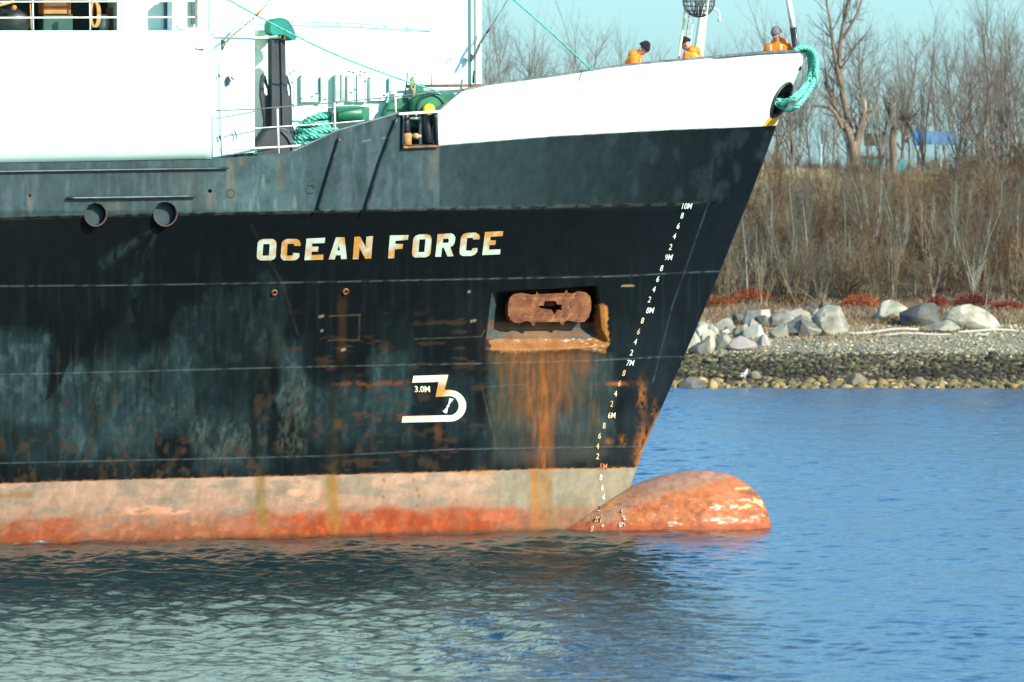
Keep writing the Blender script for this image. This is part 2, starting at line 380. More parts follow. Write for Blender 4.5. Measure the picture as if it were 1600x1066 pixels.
# discharge mark under the right pipe
for (x0, y0, x1, y1, w, k) in [(250, 352, 160, 412, 6, .5), (247, 355, 215, 440, 5, .45), (215, 395, 205, 500, 6, .3), (225, 370, 180, 395, 7, .3)]:
    t = np.clip(((PX - x0) * (x1 - x0) + (PY - y0) * (y1 - y0)) / ((x1 - x0) ** 2 + (y1 - y0) ** 2), 0, 1)
    dd = np.hypot(PX - x0 - t * (x1 - x0), PY - y0 - t * (y1 - y0))
    setc(k * np.exp(-(dd / (w * (0.4 + t))) ** 2) * streak(6, 10, 70, 0.3, 0.7), (0.025, 0.045, 0.045))
# brown and ochre specks near the lower hull
br = streak(13, 16, 41, 0.58, 0.72) * sstep(670, 700, PY) * (PX < 420)
setc(0.4 * br, (0.085, 0.052, 0.025))
setc(0.5 * streak(20, 25, 42, 0.60, 0.75) * sstep(560, 640, PY) * (PX < 700), (0.055, 0.035, 0.016))
setc(0.25 * streak(3, 70, 43, 0.60, 0.85) * sstep(520, 560, PY) * (PX < 320), (0.07, 0.07, 0.03))
setc(0.4 * streak(30, 8, 44, 0.62, 0.75) * sstep(480, 500, PY) * (PX > 440) * (PX < 760), (0.07, 0.035, 0.016))
setc(0.75 * box_m(520, 640, 597, 604, 6, 3, 4, 45) * streak(8, 5, 46, 0.3, 0.6), (0.16, 0.05, 0.018))
setc(0.5 * box_m(550, 640, 646, 658, 6, 4, 4, 47) * streak(8, 5, 48, 0.4, 0.65), (0.11, 0.05, 0.02))
setc(0.5 * box_m(516, 530, 610, 680, 4, 10, 4, 49), (0.02, 0.026, 0.018)); setc(0.6 * box_m(522, 534, 655, 672, 3, 4, 3, 50), (0.09, 0.045, 0.02))
setc(0.35 * box_m(528, 541, 462, 560, 4, 20, 3, 51), (0.07, 0.035, 0.015))
setc(0.5 * box_m(680, 690, 661, 690, 3, 10, 2, 52), (0.10, 0.05, 0.025))
for x in (421, 424): pass
setc(0.3 * streak(10, 60, 53, 0.5, 0.7) * box_m(395, 440, 460, 600, 10, 30, 6, 54), (0.04, 0.045, 0.025))
# rust field under the anchor
field = box_m(768, 948, 545, 722, 14, 14, 14, 55)
setc(0.45 * field, (0.030, 0.045, 0.040))
setc(0.6 * field * streak(16, 60, 56, 0.36, 0.72) * (1 - 0.7 * sstep(610, 700, PY)), (0.085, 0.058, 0.022)); setc(0.35 * field * streak(4, 40, 156, 0.5, 0.7) * (1 - 0.7 * sstep(610, 700, PY)), (0.13, 0.075, 0.022))
setc(0.5 * box_m(790, 905, 545, 640, 12, 20, 12, 157) * streak(6, 50, 158, .35, .65), (0.15, 0.058, 0.017))
cw = np.interp(PY, [545, 600, 660, 740, 830], [52, 36, 20, 15, 18]); cen = box_m(-999, 9999, 500, 750, 1, 12, 3, 57) * np.exp(-((PX - 846 + 5 * (n1 - .5)) / cw) ** 2)
setc(0.85 * cen * (0.25 + 0.75 * streak(5, 45, 58, 0.36, 0.66)), (0.26, 0.082, 0.016))
setc(0.55 * np.exp(-((PX - 915) / 9) ** 2) * box_m(-999, 9999, 548, 585, 1, 10, 3, 59), (0.16, 0.06, 0.018))
ban = poly_mask(PX + 7 * (n3 - .5), PY + 6 * (n3 - .5), [(766, 548), (770, 532), (790, 526), (850, 521), (915, 519), (938, 524), (950, 538), (946, 552), (900, 545), (850, 550), (800, 553)])
setc(0.92 * ban, (0.25, 0.095, 0.028)); setc(0.55 * ban * streak(3, 12, 60, 0.45, 0.7), (0.30, 0.15, 0.05)); setc(0.7 * ban * sstep(.60, .66, fbm(PX / 6, PY / 2.2, 159, 4)) * (fbm(PX / 30, PY / 20, 160, 3) > .52), (0.5, 0.42, 0.26))
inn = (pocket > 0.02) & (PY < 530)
setc(0.9 * (inn & (PX < 800)) * (1 - sstep(0.9, 1.0, dl)), (0.045, 0.072, 0.068))  # left slope of the recess painted paler, its sunlit tone
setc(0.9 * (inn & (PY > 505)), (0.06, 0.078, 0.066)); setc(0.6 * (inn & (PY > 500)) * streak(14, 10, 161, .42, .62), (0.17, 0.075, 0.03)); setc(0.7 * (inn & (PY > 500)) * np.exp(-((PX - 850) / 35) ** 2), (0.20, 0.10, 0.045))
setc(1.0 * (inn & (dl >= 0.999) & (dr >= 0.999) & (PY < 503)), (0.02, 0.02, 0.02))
setc(0.95 * poly_mask(PX + 5 * (n3 - .5), PY + 6 * (n3 - .5), [(934, 477), (942, 474), (949, 479), (951, 495), (949, 512), (953, 532), (948, 546), (938, 530), (935, 510)]), (0.24, 0.095, 0.022)); setc(0.6 * poly_mask(PX + 5 * (n3 - .5), PY + 6 * (n3 - .5), [(944, 477), (949, 479), (951, 495), (949, 512), (953, 532), (948, 540), (945, 510)]), (0.40, 0.19, 0.04))
# stem side rust patches
for (a, b_, w, h) in [(1003, 620, 6, 22), (1022, 640, 6, 12), (1006, 690, 8, 26), (972, 690, 4, 8), (967, 600, 22, 3), (998, 725, 7, 30), (950, 690, 5, 5)]:
    setc(0.8 * np.exp(-(((PX - a + 10 * (n3 - .5)) / w) ** 2 + ((PY - b_) / h) ** 2)) * streak(5, 8, 61, 0.3, 0.55), (0.30, 0.10, 0.02))
setc(0.8 * (1 - sstep(0.0, 0.10, Dg)) * sstep(640, 660, PY + 30 * (n3 - .5)), (0.34, 0.13, 0.04))
# weld seams, drawn as worn light lines
setc(0.5 * W1 * (0.3 + 0.7 * (vnoise(PX / 7, PY / 7, 62) > 0.4)) , (0.14, 0.17, 0.16))
setc(0.5 * W2 * (0.3 + 0.7 * (vnoise(PX / 7, PY / 7, 63) > 0.4)), (0.13, 0.16, 0.13)); setc(0.5 * W3 * (0.5 + 0.5 * (vnoise(PX / 5, PY / 5, 64) > 0.4)), (0.12, 0.15, 0.15))
def seg(x0, y0, x1, y1, w=0.8):
    t = np.clip(((PX - x0) * (x1 - x0) + (PY - y0) * (y1 - y0)) / ((x1 - x0) ** 2 + (y1 - y0) ** 2), 0, 1)
    return np.exp(-(np.hypot(PX - x0 - t * (x1 - x0), PY - y0 - t * (y1 - y0)) / w) ** 2)
cr = vnoise(PX / 8, PY / 8, 65)
for q in [(1192, 205, 1107, 318), (1107, 318, 1050, 480), (1050, 480, 1020, 598)]: setc(0.35 * seg(*q, 1.0) * (0.3 + cr), (0.08, 0.11, 0.11))
for q in [(392, 350, 420, 405), (420, 405, 442, 445), (442, 445, 466, 524)]: setc(0.3 * seg(*q, 1.2) * (0.3 + cr), (0.07, 0.06, 0.035))
for q in [(515, 494, 562, 492), (562, 492, 561, 531), (561, 531, 513, 532)]: setc(0.5 * seg(*q, 0.9) * (0.3 + cr), (0.16, 0.12, 0.06))
for q in [(753, 605, 822, 601), (822, 601, 845, 702), (753, 605, 776, 703), (648, 530, 752, 526), (752, 526, 758, 515)]: setc(0.4 * seg(*q, 0.8) * (0.3 + cr), (0.16, 0.13, 0.07))
setc(0.8 * seg(968, 447, 1008, 446, 1.2) * (cr > .4), (0.40, 0.30, 0.12))
for (a, b_) in [(500, 495), (504, 494), (503, 517), (535, 547), (538, 546), (737, 502), (742, 501), (733, 456)]: setc(0.9 * np.exp(-(np.hypot(PX - a, PY - b_) / 1.8) ** 2), (0.40, 0.30, 0.18))
# upper strake: sky light painted in as lighter grey, weathering streaks over it
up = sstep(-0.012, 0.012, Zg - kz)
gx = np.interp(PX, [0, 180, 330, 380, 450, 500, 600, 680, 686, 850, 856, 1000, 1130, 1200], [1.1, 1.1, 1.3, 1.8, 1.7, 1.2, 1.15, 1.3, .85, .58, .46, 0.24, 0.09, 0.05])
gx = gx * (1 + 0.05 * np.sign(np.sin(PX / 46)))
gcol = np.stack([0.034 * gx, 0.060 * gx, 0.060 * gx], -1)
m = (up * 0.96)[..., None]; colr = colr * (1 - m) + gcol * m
setc(up * 0.45 * streak(8, 60, 66, 0.48, 0.7) * (PX < 690), (0.085, 0.12, 0.125))
setc(up * 0.40 * streak(16, 30, 67, 0.5, 0.75), (0.022, 0.034, 0.034))
setc(up * 0.5 * streak(5, 40, 68, 0.62, 0.8) * box_m(330, 470, 250, 330, 10, 8, 3, 5), (0.16, 0.20, 0.17))
for (a, y0, y1, w, k) in [(46, 305, 336, 4, .7), (327, 300, 330, 6, .6), (360, 245, 320, 8, .45), (376, 244, 262, 4, .7), (437, 243, 300, 7, .35), (180, 312, 335, 14, .35), (672, 240, 300, 6, .35), (680, 232, 275, 3, .7), (300, 255, 330, 30, .12)]:
    setc(up * k * np.exp(-((PX - a) / w) ** 2) * sstep(y0 - 3, y0 + 3, PY) * (1 - sstep(y1 - 8, y1, PY)) * (0.5 + 0.5 * n2), (0.17, 0.13, 0.07))
setc(up * 0.5 * seg(560, 222, 610, 214, 1) * (cr > .5), (0.25, 0.27, 0.24))
for q in [(627, 180, 682, 230, .1)]: pass
setc(0.7 * np.exp(-((Zg - kz) / 0.022) ** 2) * (0.25 + 0.75 * (vnoise(PX / 10, PY / 3, 69) > 0.45)) * (PX < 1110) * np.interp(PX, [0, 280, 420, 900, 1100], [.5, .9, .9, .5, .3]), (0.24, 0.27, 0.22))  # ledge highlight painted as a broken pale line
setc(up * 0.6 * np.exp(-((PX - 684) / 1.0) ** 2) * (PY < 330), (0.10, 0.14, 0.14))
# white painted bulwark
wy = np.interp(PX, [682, 860, 1050, 1160, 1215], [227.5, 213, 202.5, 198.5, 196])
wh = sstep(-1.0, 1.0, wy - PY) * sstep(-1.0, 1.0, PX - np.interp(PY, [140, 175, 228], [724, 683.5, 682.2]))
setc(wh * 1.0, (0.62, 0.74, 0.65))
setc(wh * 0.35 * streak(30, 8, 71, 0.62, 0.75) * sstep(1120, 1140, PX), (0.75, 0.66, 0.35))
setc(wh * 0.5 * streak(12, 12, 72, 0.60, 0.72) * (1 - sstep(6, 12, PY - np.interp(PX, [722, 860, 1262], [143, 121, 80]))), (0.70, 0.74, 0.35))
setc(1.0 * poly_mask(PX, PY, [(1204, 180), (1220, 178), (1211, 196.5), (1192, 197.5), (1198, 188)]), (0.70, 0.36, 0.05))
# boot-top and bottom paint
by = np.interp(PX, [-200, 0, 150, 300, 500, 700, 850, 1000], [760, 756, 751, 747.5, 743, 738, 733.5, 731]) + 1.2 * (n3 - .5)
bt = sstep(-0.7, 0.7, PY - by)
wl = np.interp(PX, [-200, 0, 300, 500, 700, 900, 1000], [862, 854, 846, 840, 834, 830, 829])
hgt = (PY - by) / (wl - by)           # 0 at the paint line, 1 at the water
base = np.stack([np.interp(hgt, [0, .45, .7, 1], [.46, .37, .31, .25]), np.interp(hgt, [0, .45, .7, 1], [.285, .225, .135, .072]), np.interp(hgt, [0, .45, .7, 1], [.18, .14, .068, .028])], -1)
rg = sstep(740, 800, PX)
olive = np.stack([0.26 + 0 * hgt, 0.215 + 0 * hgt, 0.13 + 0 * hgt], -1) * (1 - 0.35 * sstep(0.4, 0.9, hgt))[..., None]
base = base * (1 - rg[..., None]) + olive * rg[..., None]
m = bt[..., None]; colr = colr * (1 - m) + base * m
nn = fbm(PX / 40, PY / 14, 81, 5); nn2 = fbm(PX / 12, PY / 7, 82, 4)
setc(bt * 0.65 * sstep(0.46, 0.62, nn) * (1 - sstep(.6, .9, hgt)), (0.23, 0.20, 0.14))
setc(bt * 0.35 * sstep(0.50, 0.66, nn2) * sstep(0.35, 0.5, hgt) * (PX < 640), (0.52, 0.22, 0.115))
setc(bt * 0.8 * sstep(0.52, 0.56, fbm(PX / 22, PY / 10, 83, 5)) * (box_m(395, 500, 765, 785, 10, 6, 5, 84) + box_m(200, 300, 790, 805, 15, 5, 5, 85)), (0.62, 0.30, 0.17))
red = sstep(0.52, 0.66, hgt + 0.22 * (fbm(PX / 50, PY / 25, 86, 4) - 0.5)) * np.interp(PX, [0, 20, 110, 130, 330, 400, 480, 740, 850, 900, 1000], [.15, .8, .7, .1, .12, .55, 1, 1, .5, .35, .2])
red = red * (0.6 + 0.4 * sstep(.30, .62, fbm(PX / 18, PY / 9, 187, 5))); setc(bt * red * 0.92, (0.30, 0.052, 0.014)); setc(bt * red * 0.6 * streak(8, 12, 87, 0.55, 0.7), (0.52, 0.10, 0.025))
setc(bt * 0.75 * box_m(756, 805, 792, 822, 8, 8, 8, 88) * streak(14, 10, 89, .4, .6), (0.42, 0.12, 0.05))
for (a, w, k, c) in [(409, 9, .8, (0.20, 0.13, 0.025)), (521, 12, .85, (0.25, 0.15, 0.03)), (524, 4, .6, (0.36, 0.14, 0.02)), (846, 17, .7, (0.27, 0.13, 0.03)), (836, 5, .8, (0.36, 0.13, 0.02)), (858, 5, .5, (0.30, 0.12, 0.02))]:
    setc(bt * k * np.exp(-np.abs((PX - a - 6 * (hgt - .5)) / w) ** 3) * (1 - 0.55 * sstep(0.6, 0.95, hgt)) * (0.55 + 0.6 * n2), c)
setc(0.5 * np.exp(-((PX - 406) / 8) ** 2) * (1 - bt) * sstep(690, 740, PY), (0.03, 0.03, 0.01)); setc(0.5 * np.exp(-((PX - 522) / 10) ** 2) * (1 - bt) * sstep(640, 740, PY), (0.04, 0.035, 0.012))
setc(bt * 0.6 * box_m(720, 770, 736, 742, 10, 3, 5, 90), (0.40, 0.15, 0.03)); setc(bt * 0.8 * seg(-20, 776, 50, 773, 3) * (n2 > .4), (0.36, 0.17, 0.04))
for (a, b_) in [(598, 777), (646, 750), (652, 765), (654, 775), (652, 790), (600, 750)]: setc(bt * 0.8 * np.exp(-(np.hypot(PX - a, PY - b_) / 2.5) ** 2), (0.18, 0.10, 0.02))
setc(0.7 * np.exp(-((PY - by) / 1.6) ** 2) * (vnoise(PX / 6, PY, 91) > 0.5), (0.42, 0.17, 0.05))
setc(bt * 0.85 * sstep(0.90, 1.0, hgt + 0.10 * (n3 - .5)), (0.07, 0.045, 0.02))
colr *= (0.85 + 0.3 * n3)[..., None]

nd, nvv = PX.shape
idx = np.arange(nd * nvv).reshape(nd, nvv)
Fq = np.stack([idx[:-1, :-1], idx[:-1, 1:], idx[1:, 1:], idx[1:, :-1]], -1).reshape(-1, 4)
cx = (PX[:-1, :-1] + PX[1:, 1:]).ravel() / 2; cy = (PY[:-1, :-1] + PY[1:, 1:]).ravel() / 2
def shrink(poly, f):
    mx = sum(p[0] for p in poly) / len(poly); my = sum(p[1] for p in poly) / len(poly)
    return [(mx + (p[0] - mx) * f, my + (p[1] - my) * f) for p in poly]
cut = ((cx > 628) & (cx < 676) & (cy > 177.5) & (cy < 226)) | poly_mask(cx, cy, shrink(HAWSE, 0.93))
for (a, b_, r) in [(148, 335, 17.5), (257, 334, 18.5), (46, 305.5, 2.3), (327, 298.5, 3.2), (428, 457, 2.6), (539.5, 455.5, 2.6)]:
    cut |= np.hypot(cx - a, cy - b_) < r
Fq = Fq[~cut]
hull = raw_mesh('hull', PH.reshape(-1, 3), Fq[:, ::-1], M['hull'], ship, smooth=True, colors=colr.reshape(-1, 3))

# rest of the hull: underwater strip, aft run and port side
def shell(name, dd, zz, side, colf, mat, top=None):
    D, V = np.meshgrid(dd, zz, indexing='ij')
    zt = np.interp(D, TD, TZ) - (0.45 * sstep(0.6, 2.2, D) if side < 0 else 0)
    Z = np.where(V < 0, V, V * zt) if top is None else V
    s_ = s_stem(Z) + D; y_ = yb(D, Z) + 0.04 * (Z > np.interp(D, KD, KZ))
    P = S_np(s_, side * y_, Z).reshape(-1, 3)
    i = np.arange(D.size).reshape(D.shape)
    q = np.stack([i[:-1, :-1], i[:-1, 1:], i[1:, 1:], i[1:, :-1]], -1).reshape(-1, 4)
    if side > 0: q = q[:, ::-1]
    cc = np.zeros((D.size, 3)); Zf = Z.ravel(); kf = np.interp(D, KD, KZ).ravel()
    wb = np.interp(D, TD, np.interp(TD, TD, TZ)).ravel()
    cc[:] = (0.005, 0.008, 0.009); cc[Zf < 1.3] = (0.28, 0.15, 0.08); cc[Zf > kf] = (0.04, 0.06, 0.06)  # above the knuckle, the same painted sky-lit grey
    cc[(Zf > 7.35) & (D.ravel() < 6)] = (0.8, 0.84, 0.78)
    return raw_mesh(name, P, q, mat, ship, smooth=True, colors=cc)
zf = np.concatenate([np.array([-3, -2, -1.2, -0.45]), np.linspace(0, 1, 60)])
shell('aft_shell_plating', np.linspace(dcol[-1], 60, 40), zf, 1, None, M['hull'])
shell('port_shell_plating', np.concatenate([np.linspace(0, 1, 14), np.linspace(1.3, 60, 90)]), zf, -1, None, M['hull'])
dd = np.concatenate([np.linspace(0, 1, 12), np.linspace(1.4, dcol[-1], 50)])
D, V = np.meshgrid(dd, np.linspace(-3, -0.44, 6), indexing='ij'); P = S_np(s_stem(V) + D, yb(D, V), V).reshape(-1, 3)
i = np.arange(D.size).reshape(D.shape); q = np.stack([i[:-1, :-1], i[1:, :-1], i[1:, 1:], i[:-1, 1:]], -1).reshape(-1, 4)
raw_mesh('bottom_plating', P, q, M['hull'], ship, smooth=True, colors=np.tile([0.3, 0.07, 0.02], (D.size, 1)))
# stern closure far outside the picture
b = MB(); yv = float(yb(np.array(60.0), np.array(3.0)))
b.hexa([S(60, -yv, -3), S(60.3, -yv, -3), S(60.3, yv, -3), S(60, yv, -3), S(60, -yv, TZ[-1]), S(60.3, -yv, TZ[-1]), S(60.3, yv, TZ[-1]), S(60, yv, TZ[-1])])
b.build('transom', M['black'], ship)

# deck inside the bulwarks
def deck(name, d0, d1, zfun, mat, n=40):
    ds = np.linspace(d0, d1, n); z = np.array([zfun(t) for t in ds]); y = yb(ds, z) - 0.06; s_ = s_stem(z) + ds
    A = S_np(s_, y, z); B = S_np(s_, -y, z); P = np.concatenate([A, B]); n_ = len(ds)
    q = [(i, i + 1, n_ + i + 1, n_ + i) for i in range(n_ - 1)]
    return raw_mesh(name, P, q, mat, ship)
deck('foredeck', 0.15, 6.6, lambda d: 7.75 - 0.03 * d, M['dgreen'])
deck('main_deck', 6.6, 60, lambda d: 6.96, M['dgreen'])

# bulb
def bulb():
    # top profile from the photograph, centre line plane
    tp = [(870, 826), (905, 806), (950, 781), (985, 763), (1010, 752), (1040, 742.5), (1070, 737), (1100, 735), (1130, 738), (1150, 744), (1172, 758), (1190, 776), (1200, 796), (1207, 820)]
    ss, zz = [], []
    for (a, b_) in tp:
        p = px_plane(a, b_, 0.15); s_, _ = to_ship(p.x, p.y); ss.append(s_); zz.append(p.z)
    nose = ss[-1] - 0.06; zc = -1.0
    ss.append(nose - 0.012); zz.append(-0.35); ss.append(nose - 0.03); zz.append(zc + 0.02)
    ss = np.array(ss); zz = np.array(zz)
    # arc-length parametrise the profile so the nose stays round
    L = np.concatenate([[0], np.cumsum(np.hypot(np.diff(ss), np.diff(zz)))])
    u = np.concatenate([np.linspace(0, L[-1], 230)])
    # smooth by cubic-ish averaging
    S_i = np.interp(u, L, ss); Z_i = np.interp(u, L, zz)
    k = np.ones(9) / 9; pad = lambda v: np.concatenate([np.full(4, v[0]), v, np.full(4, v[-1])])
    S_i = np.convolve(pad(S_i), k, 'valid'); Z_i = np.convolve(pad(Z_i), k, 'valid')
    S_i = np.concatenate([[6.0, 3.2], S_i]); Z_i = np.concatenate([[-0.9, -0.4], Z_i])
    a = np.maximum(Z_i - zc, 0.0)
    w = np.interp(S_i, [nose, nose + .1, nose + .35, nose + .9, nose + 1.7, 0.3, 2.0, 6.0], [0.02, .42, .80, 1.10, 1.22, 1.12, 1.0, .8])
    kk = np.hanning(41); kk /= kk.sum(); w = np.convolve(np.concatenate([np.full(20, w[0]), w, np.linspace(w[-1], 0.0, 20)]), kk, 'valid'); w[-6:] = np.minimum(w[-6:], np.linspace(.20, .01, 6))
    th = np.linspace(-0.62 * math.pi, 0.62 * math.pi, 220)
    A, T = np.meshgrid(a, th, indexing='ij'); Wd = np.broadcast_to(w[:, None], A.shape); Sg_ = np.broadcast_to(S_i[:, None], A.shape)
    Z = zc + A * np.cos(T); Y = Wd * np.sign(np.sin(T)) * np.abs(np.sin(T)) ** 0.92
    dn = 0.012 * (fbm(Sg_ * 2.5 + 9, Z * 2.5 + 4, 33, 3) - 0.5) * 2
    # dented plates
    Y = Y + np.sign(Y) * (dn * sstep(0, 0.3, np.abs(Y)) - 0.02 * np.exp(-((Z - 0.55) / .2) ** 2) * np.exp(-((Sg_ + 1.9) / .5) ** 2))
    P = S_np(Sg_, Y, Z); PXb, PYb = project(P)
    i = np.arange(A.size).reshape(A.shape); q = np.stack([i[:-1, :-1], i[:-1, 1:], i[1:, 1:], i[1:, :-1]], -1).reshape(-1, 4)
    c = np.zeros(A.shape + (3,)); c[:] = (0.38, 0.118, 0.036)
    def st(m, k):
        nonlocal c
        m = np.clip(m, 0, 1)[..., None]; c = c * (1 - m) + np.array(k) * m
    X_, Y_ = PXb, PYb; m3 = fbm(X_ / 5, Y_ / 5, 5, 4); m2 = fbm(X_ / 26, Y_ / 12, 6, 4); nz = fbm(X_ / 14, Y_ / 3.5, 8, 4)
    st(0.5 * sstep(.45, .7, m2), (0.42, 0.145, 0.07))
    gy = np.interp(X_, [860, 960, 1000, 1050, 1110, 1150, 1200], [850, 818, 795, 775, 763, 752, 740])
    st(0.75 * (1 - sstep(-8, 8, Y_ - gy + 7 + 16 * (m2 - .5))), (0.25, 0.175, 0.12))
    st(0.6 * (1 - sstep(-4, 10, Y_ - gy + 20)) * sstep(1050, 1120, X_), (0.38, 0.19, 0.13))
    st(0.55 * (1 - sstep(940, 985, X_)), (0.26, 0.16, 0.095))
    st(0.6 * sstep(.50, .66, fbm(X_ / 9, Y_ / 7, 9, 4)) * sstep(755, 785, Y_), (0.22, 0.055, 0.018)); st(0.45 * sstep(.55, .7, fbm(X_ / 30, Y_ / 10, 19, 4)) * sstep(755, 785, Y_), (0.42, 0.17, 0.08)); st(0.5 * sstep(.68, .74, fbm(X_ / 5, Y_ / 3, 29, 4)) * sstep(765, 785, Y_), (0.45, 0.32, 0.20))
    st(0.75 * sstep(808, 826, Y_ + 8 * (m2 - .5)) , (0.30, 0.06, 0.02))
    def stripe(x0, y0, x1, y1, w, k, cc=(0.60, 0.54, 0.40), th=0.45):
        t = np.clip(((X_ - x0) * (x1 - x0) + (Y_ - y0) * (y1 - y0)) / ((x1 - x0) ** 2 + (y1 - y0) ** 2), 0, 1)
        d = np.hypot((X_ - x0 - t * (x1 - x0)), (Y_ - y0 - t * (y1 - y0)))
        ww = w * (0.35 + 0.65 * np.sin(np.pi * np.clip(t, 0.02, 0.98)))
        st(k * sstep(ww, ww * 0.3, d + 7 * (m3 - .5)) * sstep(th, th + .12, nz + .04) * (.6 + .4 * m2), cc)
    stripe(1036, 821, 1085, 812, 5, .9); stripe(1098, 816, 1152, 812, 7, .9); stripe(1110, 793, 1152, 791, 4.5, .9); stripe(1125, 783, 1145, 782, 2, .8); stripe(1155, 795, 1190, 782, 5, .8, (0.78, 0.60, 0.30))
    stripe(1150, 782, 1182, 781, 2, .7); stripe(1176, 778, 1196, 796, 6, .7, (0.72, 0.55, 0.25)); stripe(1160, 815, 1198, 806, 6, .75); stripe(1150, 764, 1175, 762, 3, .6, (0.75, 0.65, 0.3))
    stripe(1155, 768, 1183, 772, 4, .8, (0.13, 0.06, 0.04), .3); stripe(1105, 774, 1125, 774, 2, .8, (0.25, 0.09, 0.02), .3); stripe(1030, 793, 1066, 792, 5, .5, (0.28, 0.15, 0.10), .4)
    stripe(1083, 800, 1093, 805, 4, .8, (0.10, 0.06, 0.05), .2); stripe(1094, 806, 1094, 826, 7, .7, (0.20, 0.07, 0.03), .2); stripe(1087, 741, 1087, 743, 4, .9, (0.22, 0.13, 0.05), .1)
    stripe(1155, 803, 1190, 799, 5, .6, (0.30, 0.08, 0.04), .3); stripe(965, 800, 978, 822, 3, .7, (0.10, 0.04, 0.015), .35); stripe(948, 805, 944, 820, 3, .6, (0.12, 0.05, 0.02), .35); stripe(1000, 812, 1080, 806, 6, .45, (0.26, 0.17, 0.12), .35)
    # crease rust along the joint with the stem
    stripe(985, 765, 938, 800, 4, .85, (0.50, 0.22, 0.04), .2); stripe(940, 798, 900, 822, 3, .6, (0.42, 0.17, 0.04), .3)
    for (x0, y0, x1, y1) in [(1097, 738, 1078, 775), (1027, 748, 1017, 775), (1130, 745, 1146, 780), (1043, 772, 1043, 806), (1075, 775, 1072, 800)]:
        t = np.clip(((X_ - x0) * (x1 - x0) + (Y_ - y0) * (y1 - y0)) / ((x1 - x0) ** 2 + (y1 - y0) ** 2), 0, 1)
        st(0.45 * np.exp(-(np.hypot(X_ - x0 - t * (x1 - x0), Y_ - y0 - t * (y1 - y0)) / 1.0) ** 2), (0.22, 0.12, 0.08))
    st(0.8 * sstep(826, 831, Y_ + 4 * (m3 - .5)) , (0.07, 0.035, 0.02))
    c *= (0.82 + 0.36 * m3)[..., None]
    M['bulb'] = mat_vcol('bulb_paint', rough=0.68, scale=6.0, amp=0.25, bump=0.4, bscale=9.0, spec=0.14, bdist=0.012)
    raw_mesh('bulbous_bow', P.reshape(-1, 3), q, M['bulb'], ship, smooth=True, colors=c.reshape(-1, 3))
    # surface sampler for the marks that sit on the bulb
    return PXb, PYb, P
BPX, BPY, BP = bulb()
# ---------------------------------------------------------------- writing and marks on the hull
M['letter'] = None
def letter_mat(name, rust=0.5, base=(0.60, 0.68, 0.55), sc=3.0):
    return mat_noise(name, (0.52, 0.25, 0.05), base, scale=sc, rough=0.5, thr=(rust - 0.10, rust + 0.06), spots=((0.30, 0.12, 0.03), 0.70, 9))
M['letter'] = letter_mat('white_lettering_rust', 0.50, base=(0.50, 0.60, 0.47), sc=2.4)
M['mark'] = letter_mat('white_draft_mark', 0.36, base=(0.66, 0.74, 0.68), sc=2.0)
M['mark_o'] = mat_noise('rusty_draft_mark', (0.62, 0.26, 0.05), (0.80, 0.62, 0.28), scale=4, rough=0.6)
M['mark_y'] = mat_noise('yellow_draft_mark', (0.75, 0.55, 0.14), (0.80, 0.80, 0.55), scale=4, rough=0.6)
M['mark_r'] = mat_noise('red_draft_mark', (0.5, 0.12, 0.05), (0.62, 0.2, 0.08), scale=4, rough=0.6)

def flat_on_hull(name, loops_list, mat, parent, out=0.012, n_sub=3, rnd=0):
    """each item of loops_list is [outer, hole, ...] in photo pixels; laid on the shell as thin paint"""
    bm = bmesh.new()
    for loops in loops_list:
        L3 = [[Vector((p[0], -p[1], 0)) for p in lp] for lp in loops]
        flat = [v for lp in L3 for v in lp]
        tris = tessellate_polygon(L3)
        vs = [bm.verts.new(v) for v in flat]
        for t in tris:
            try: bm.faces.new([vs[i] for i in t])
            except ValueError: pass
    bmesh.ops.subdivide_edges(bm, edges=[e for e in bm.edges if e.calc_length() > 12], cuts=n_sub, use_grid_fill=True)
    bmesh.ops.triangulate(bm, faces=bm.faces)
    xs = [v.co.x for v in bm.verts]; ys = [-v.co.y for v in bm.verts]
    P = hull_hit(xs, ys, out); org = origin_of(parent)
    zs = P[:, 2]; add = np.zeros(len(zs))
    # stand clear of the proud upper strake
    for v, p in zip(bm.verts, P): v.co = Vector(p) - org
    bmesh.ops.recalc_face_normals(bm, faces=bm.faces)
    me = bpy.data.meshes.new(name); bm.to_mesh(me); bm.free()
    return link_mesh(name, me, mat, parent)

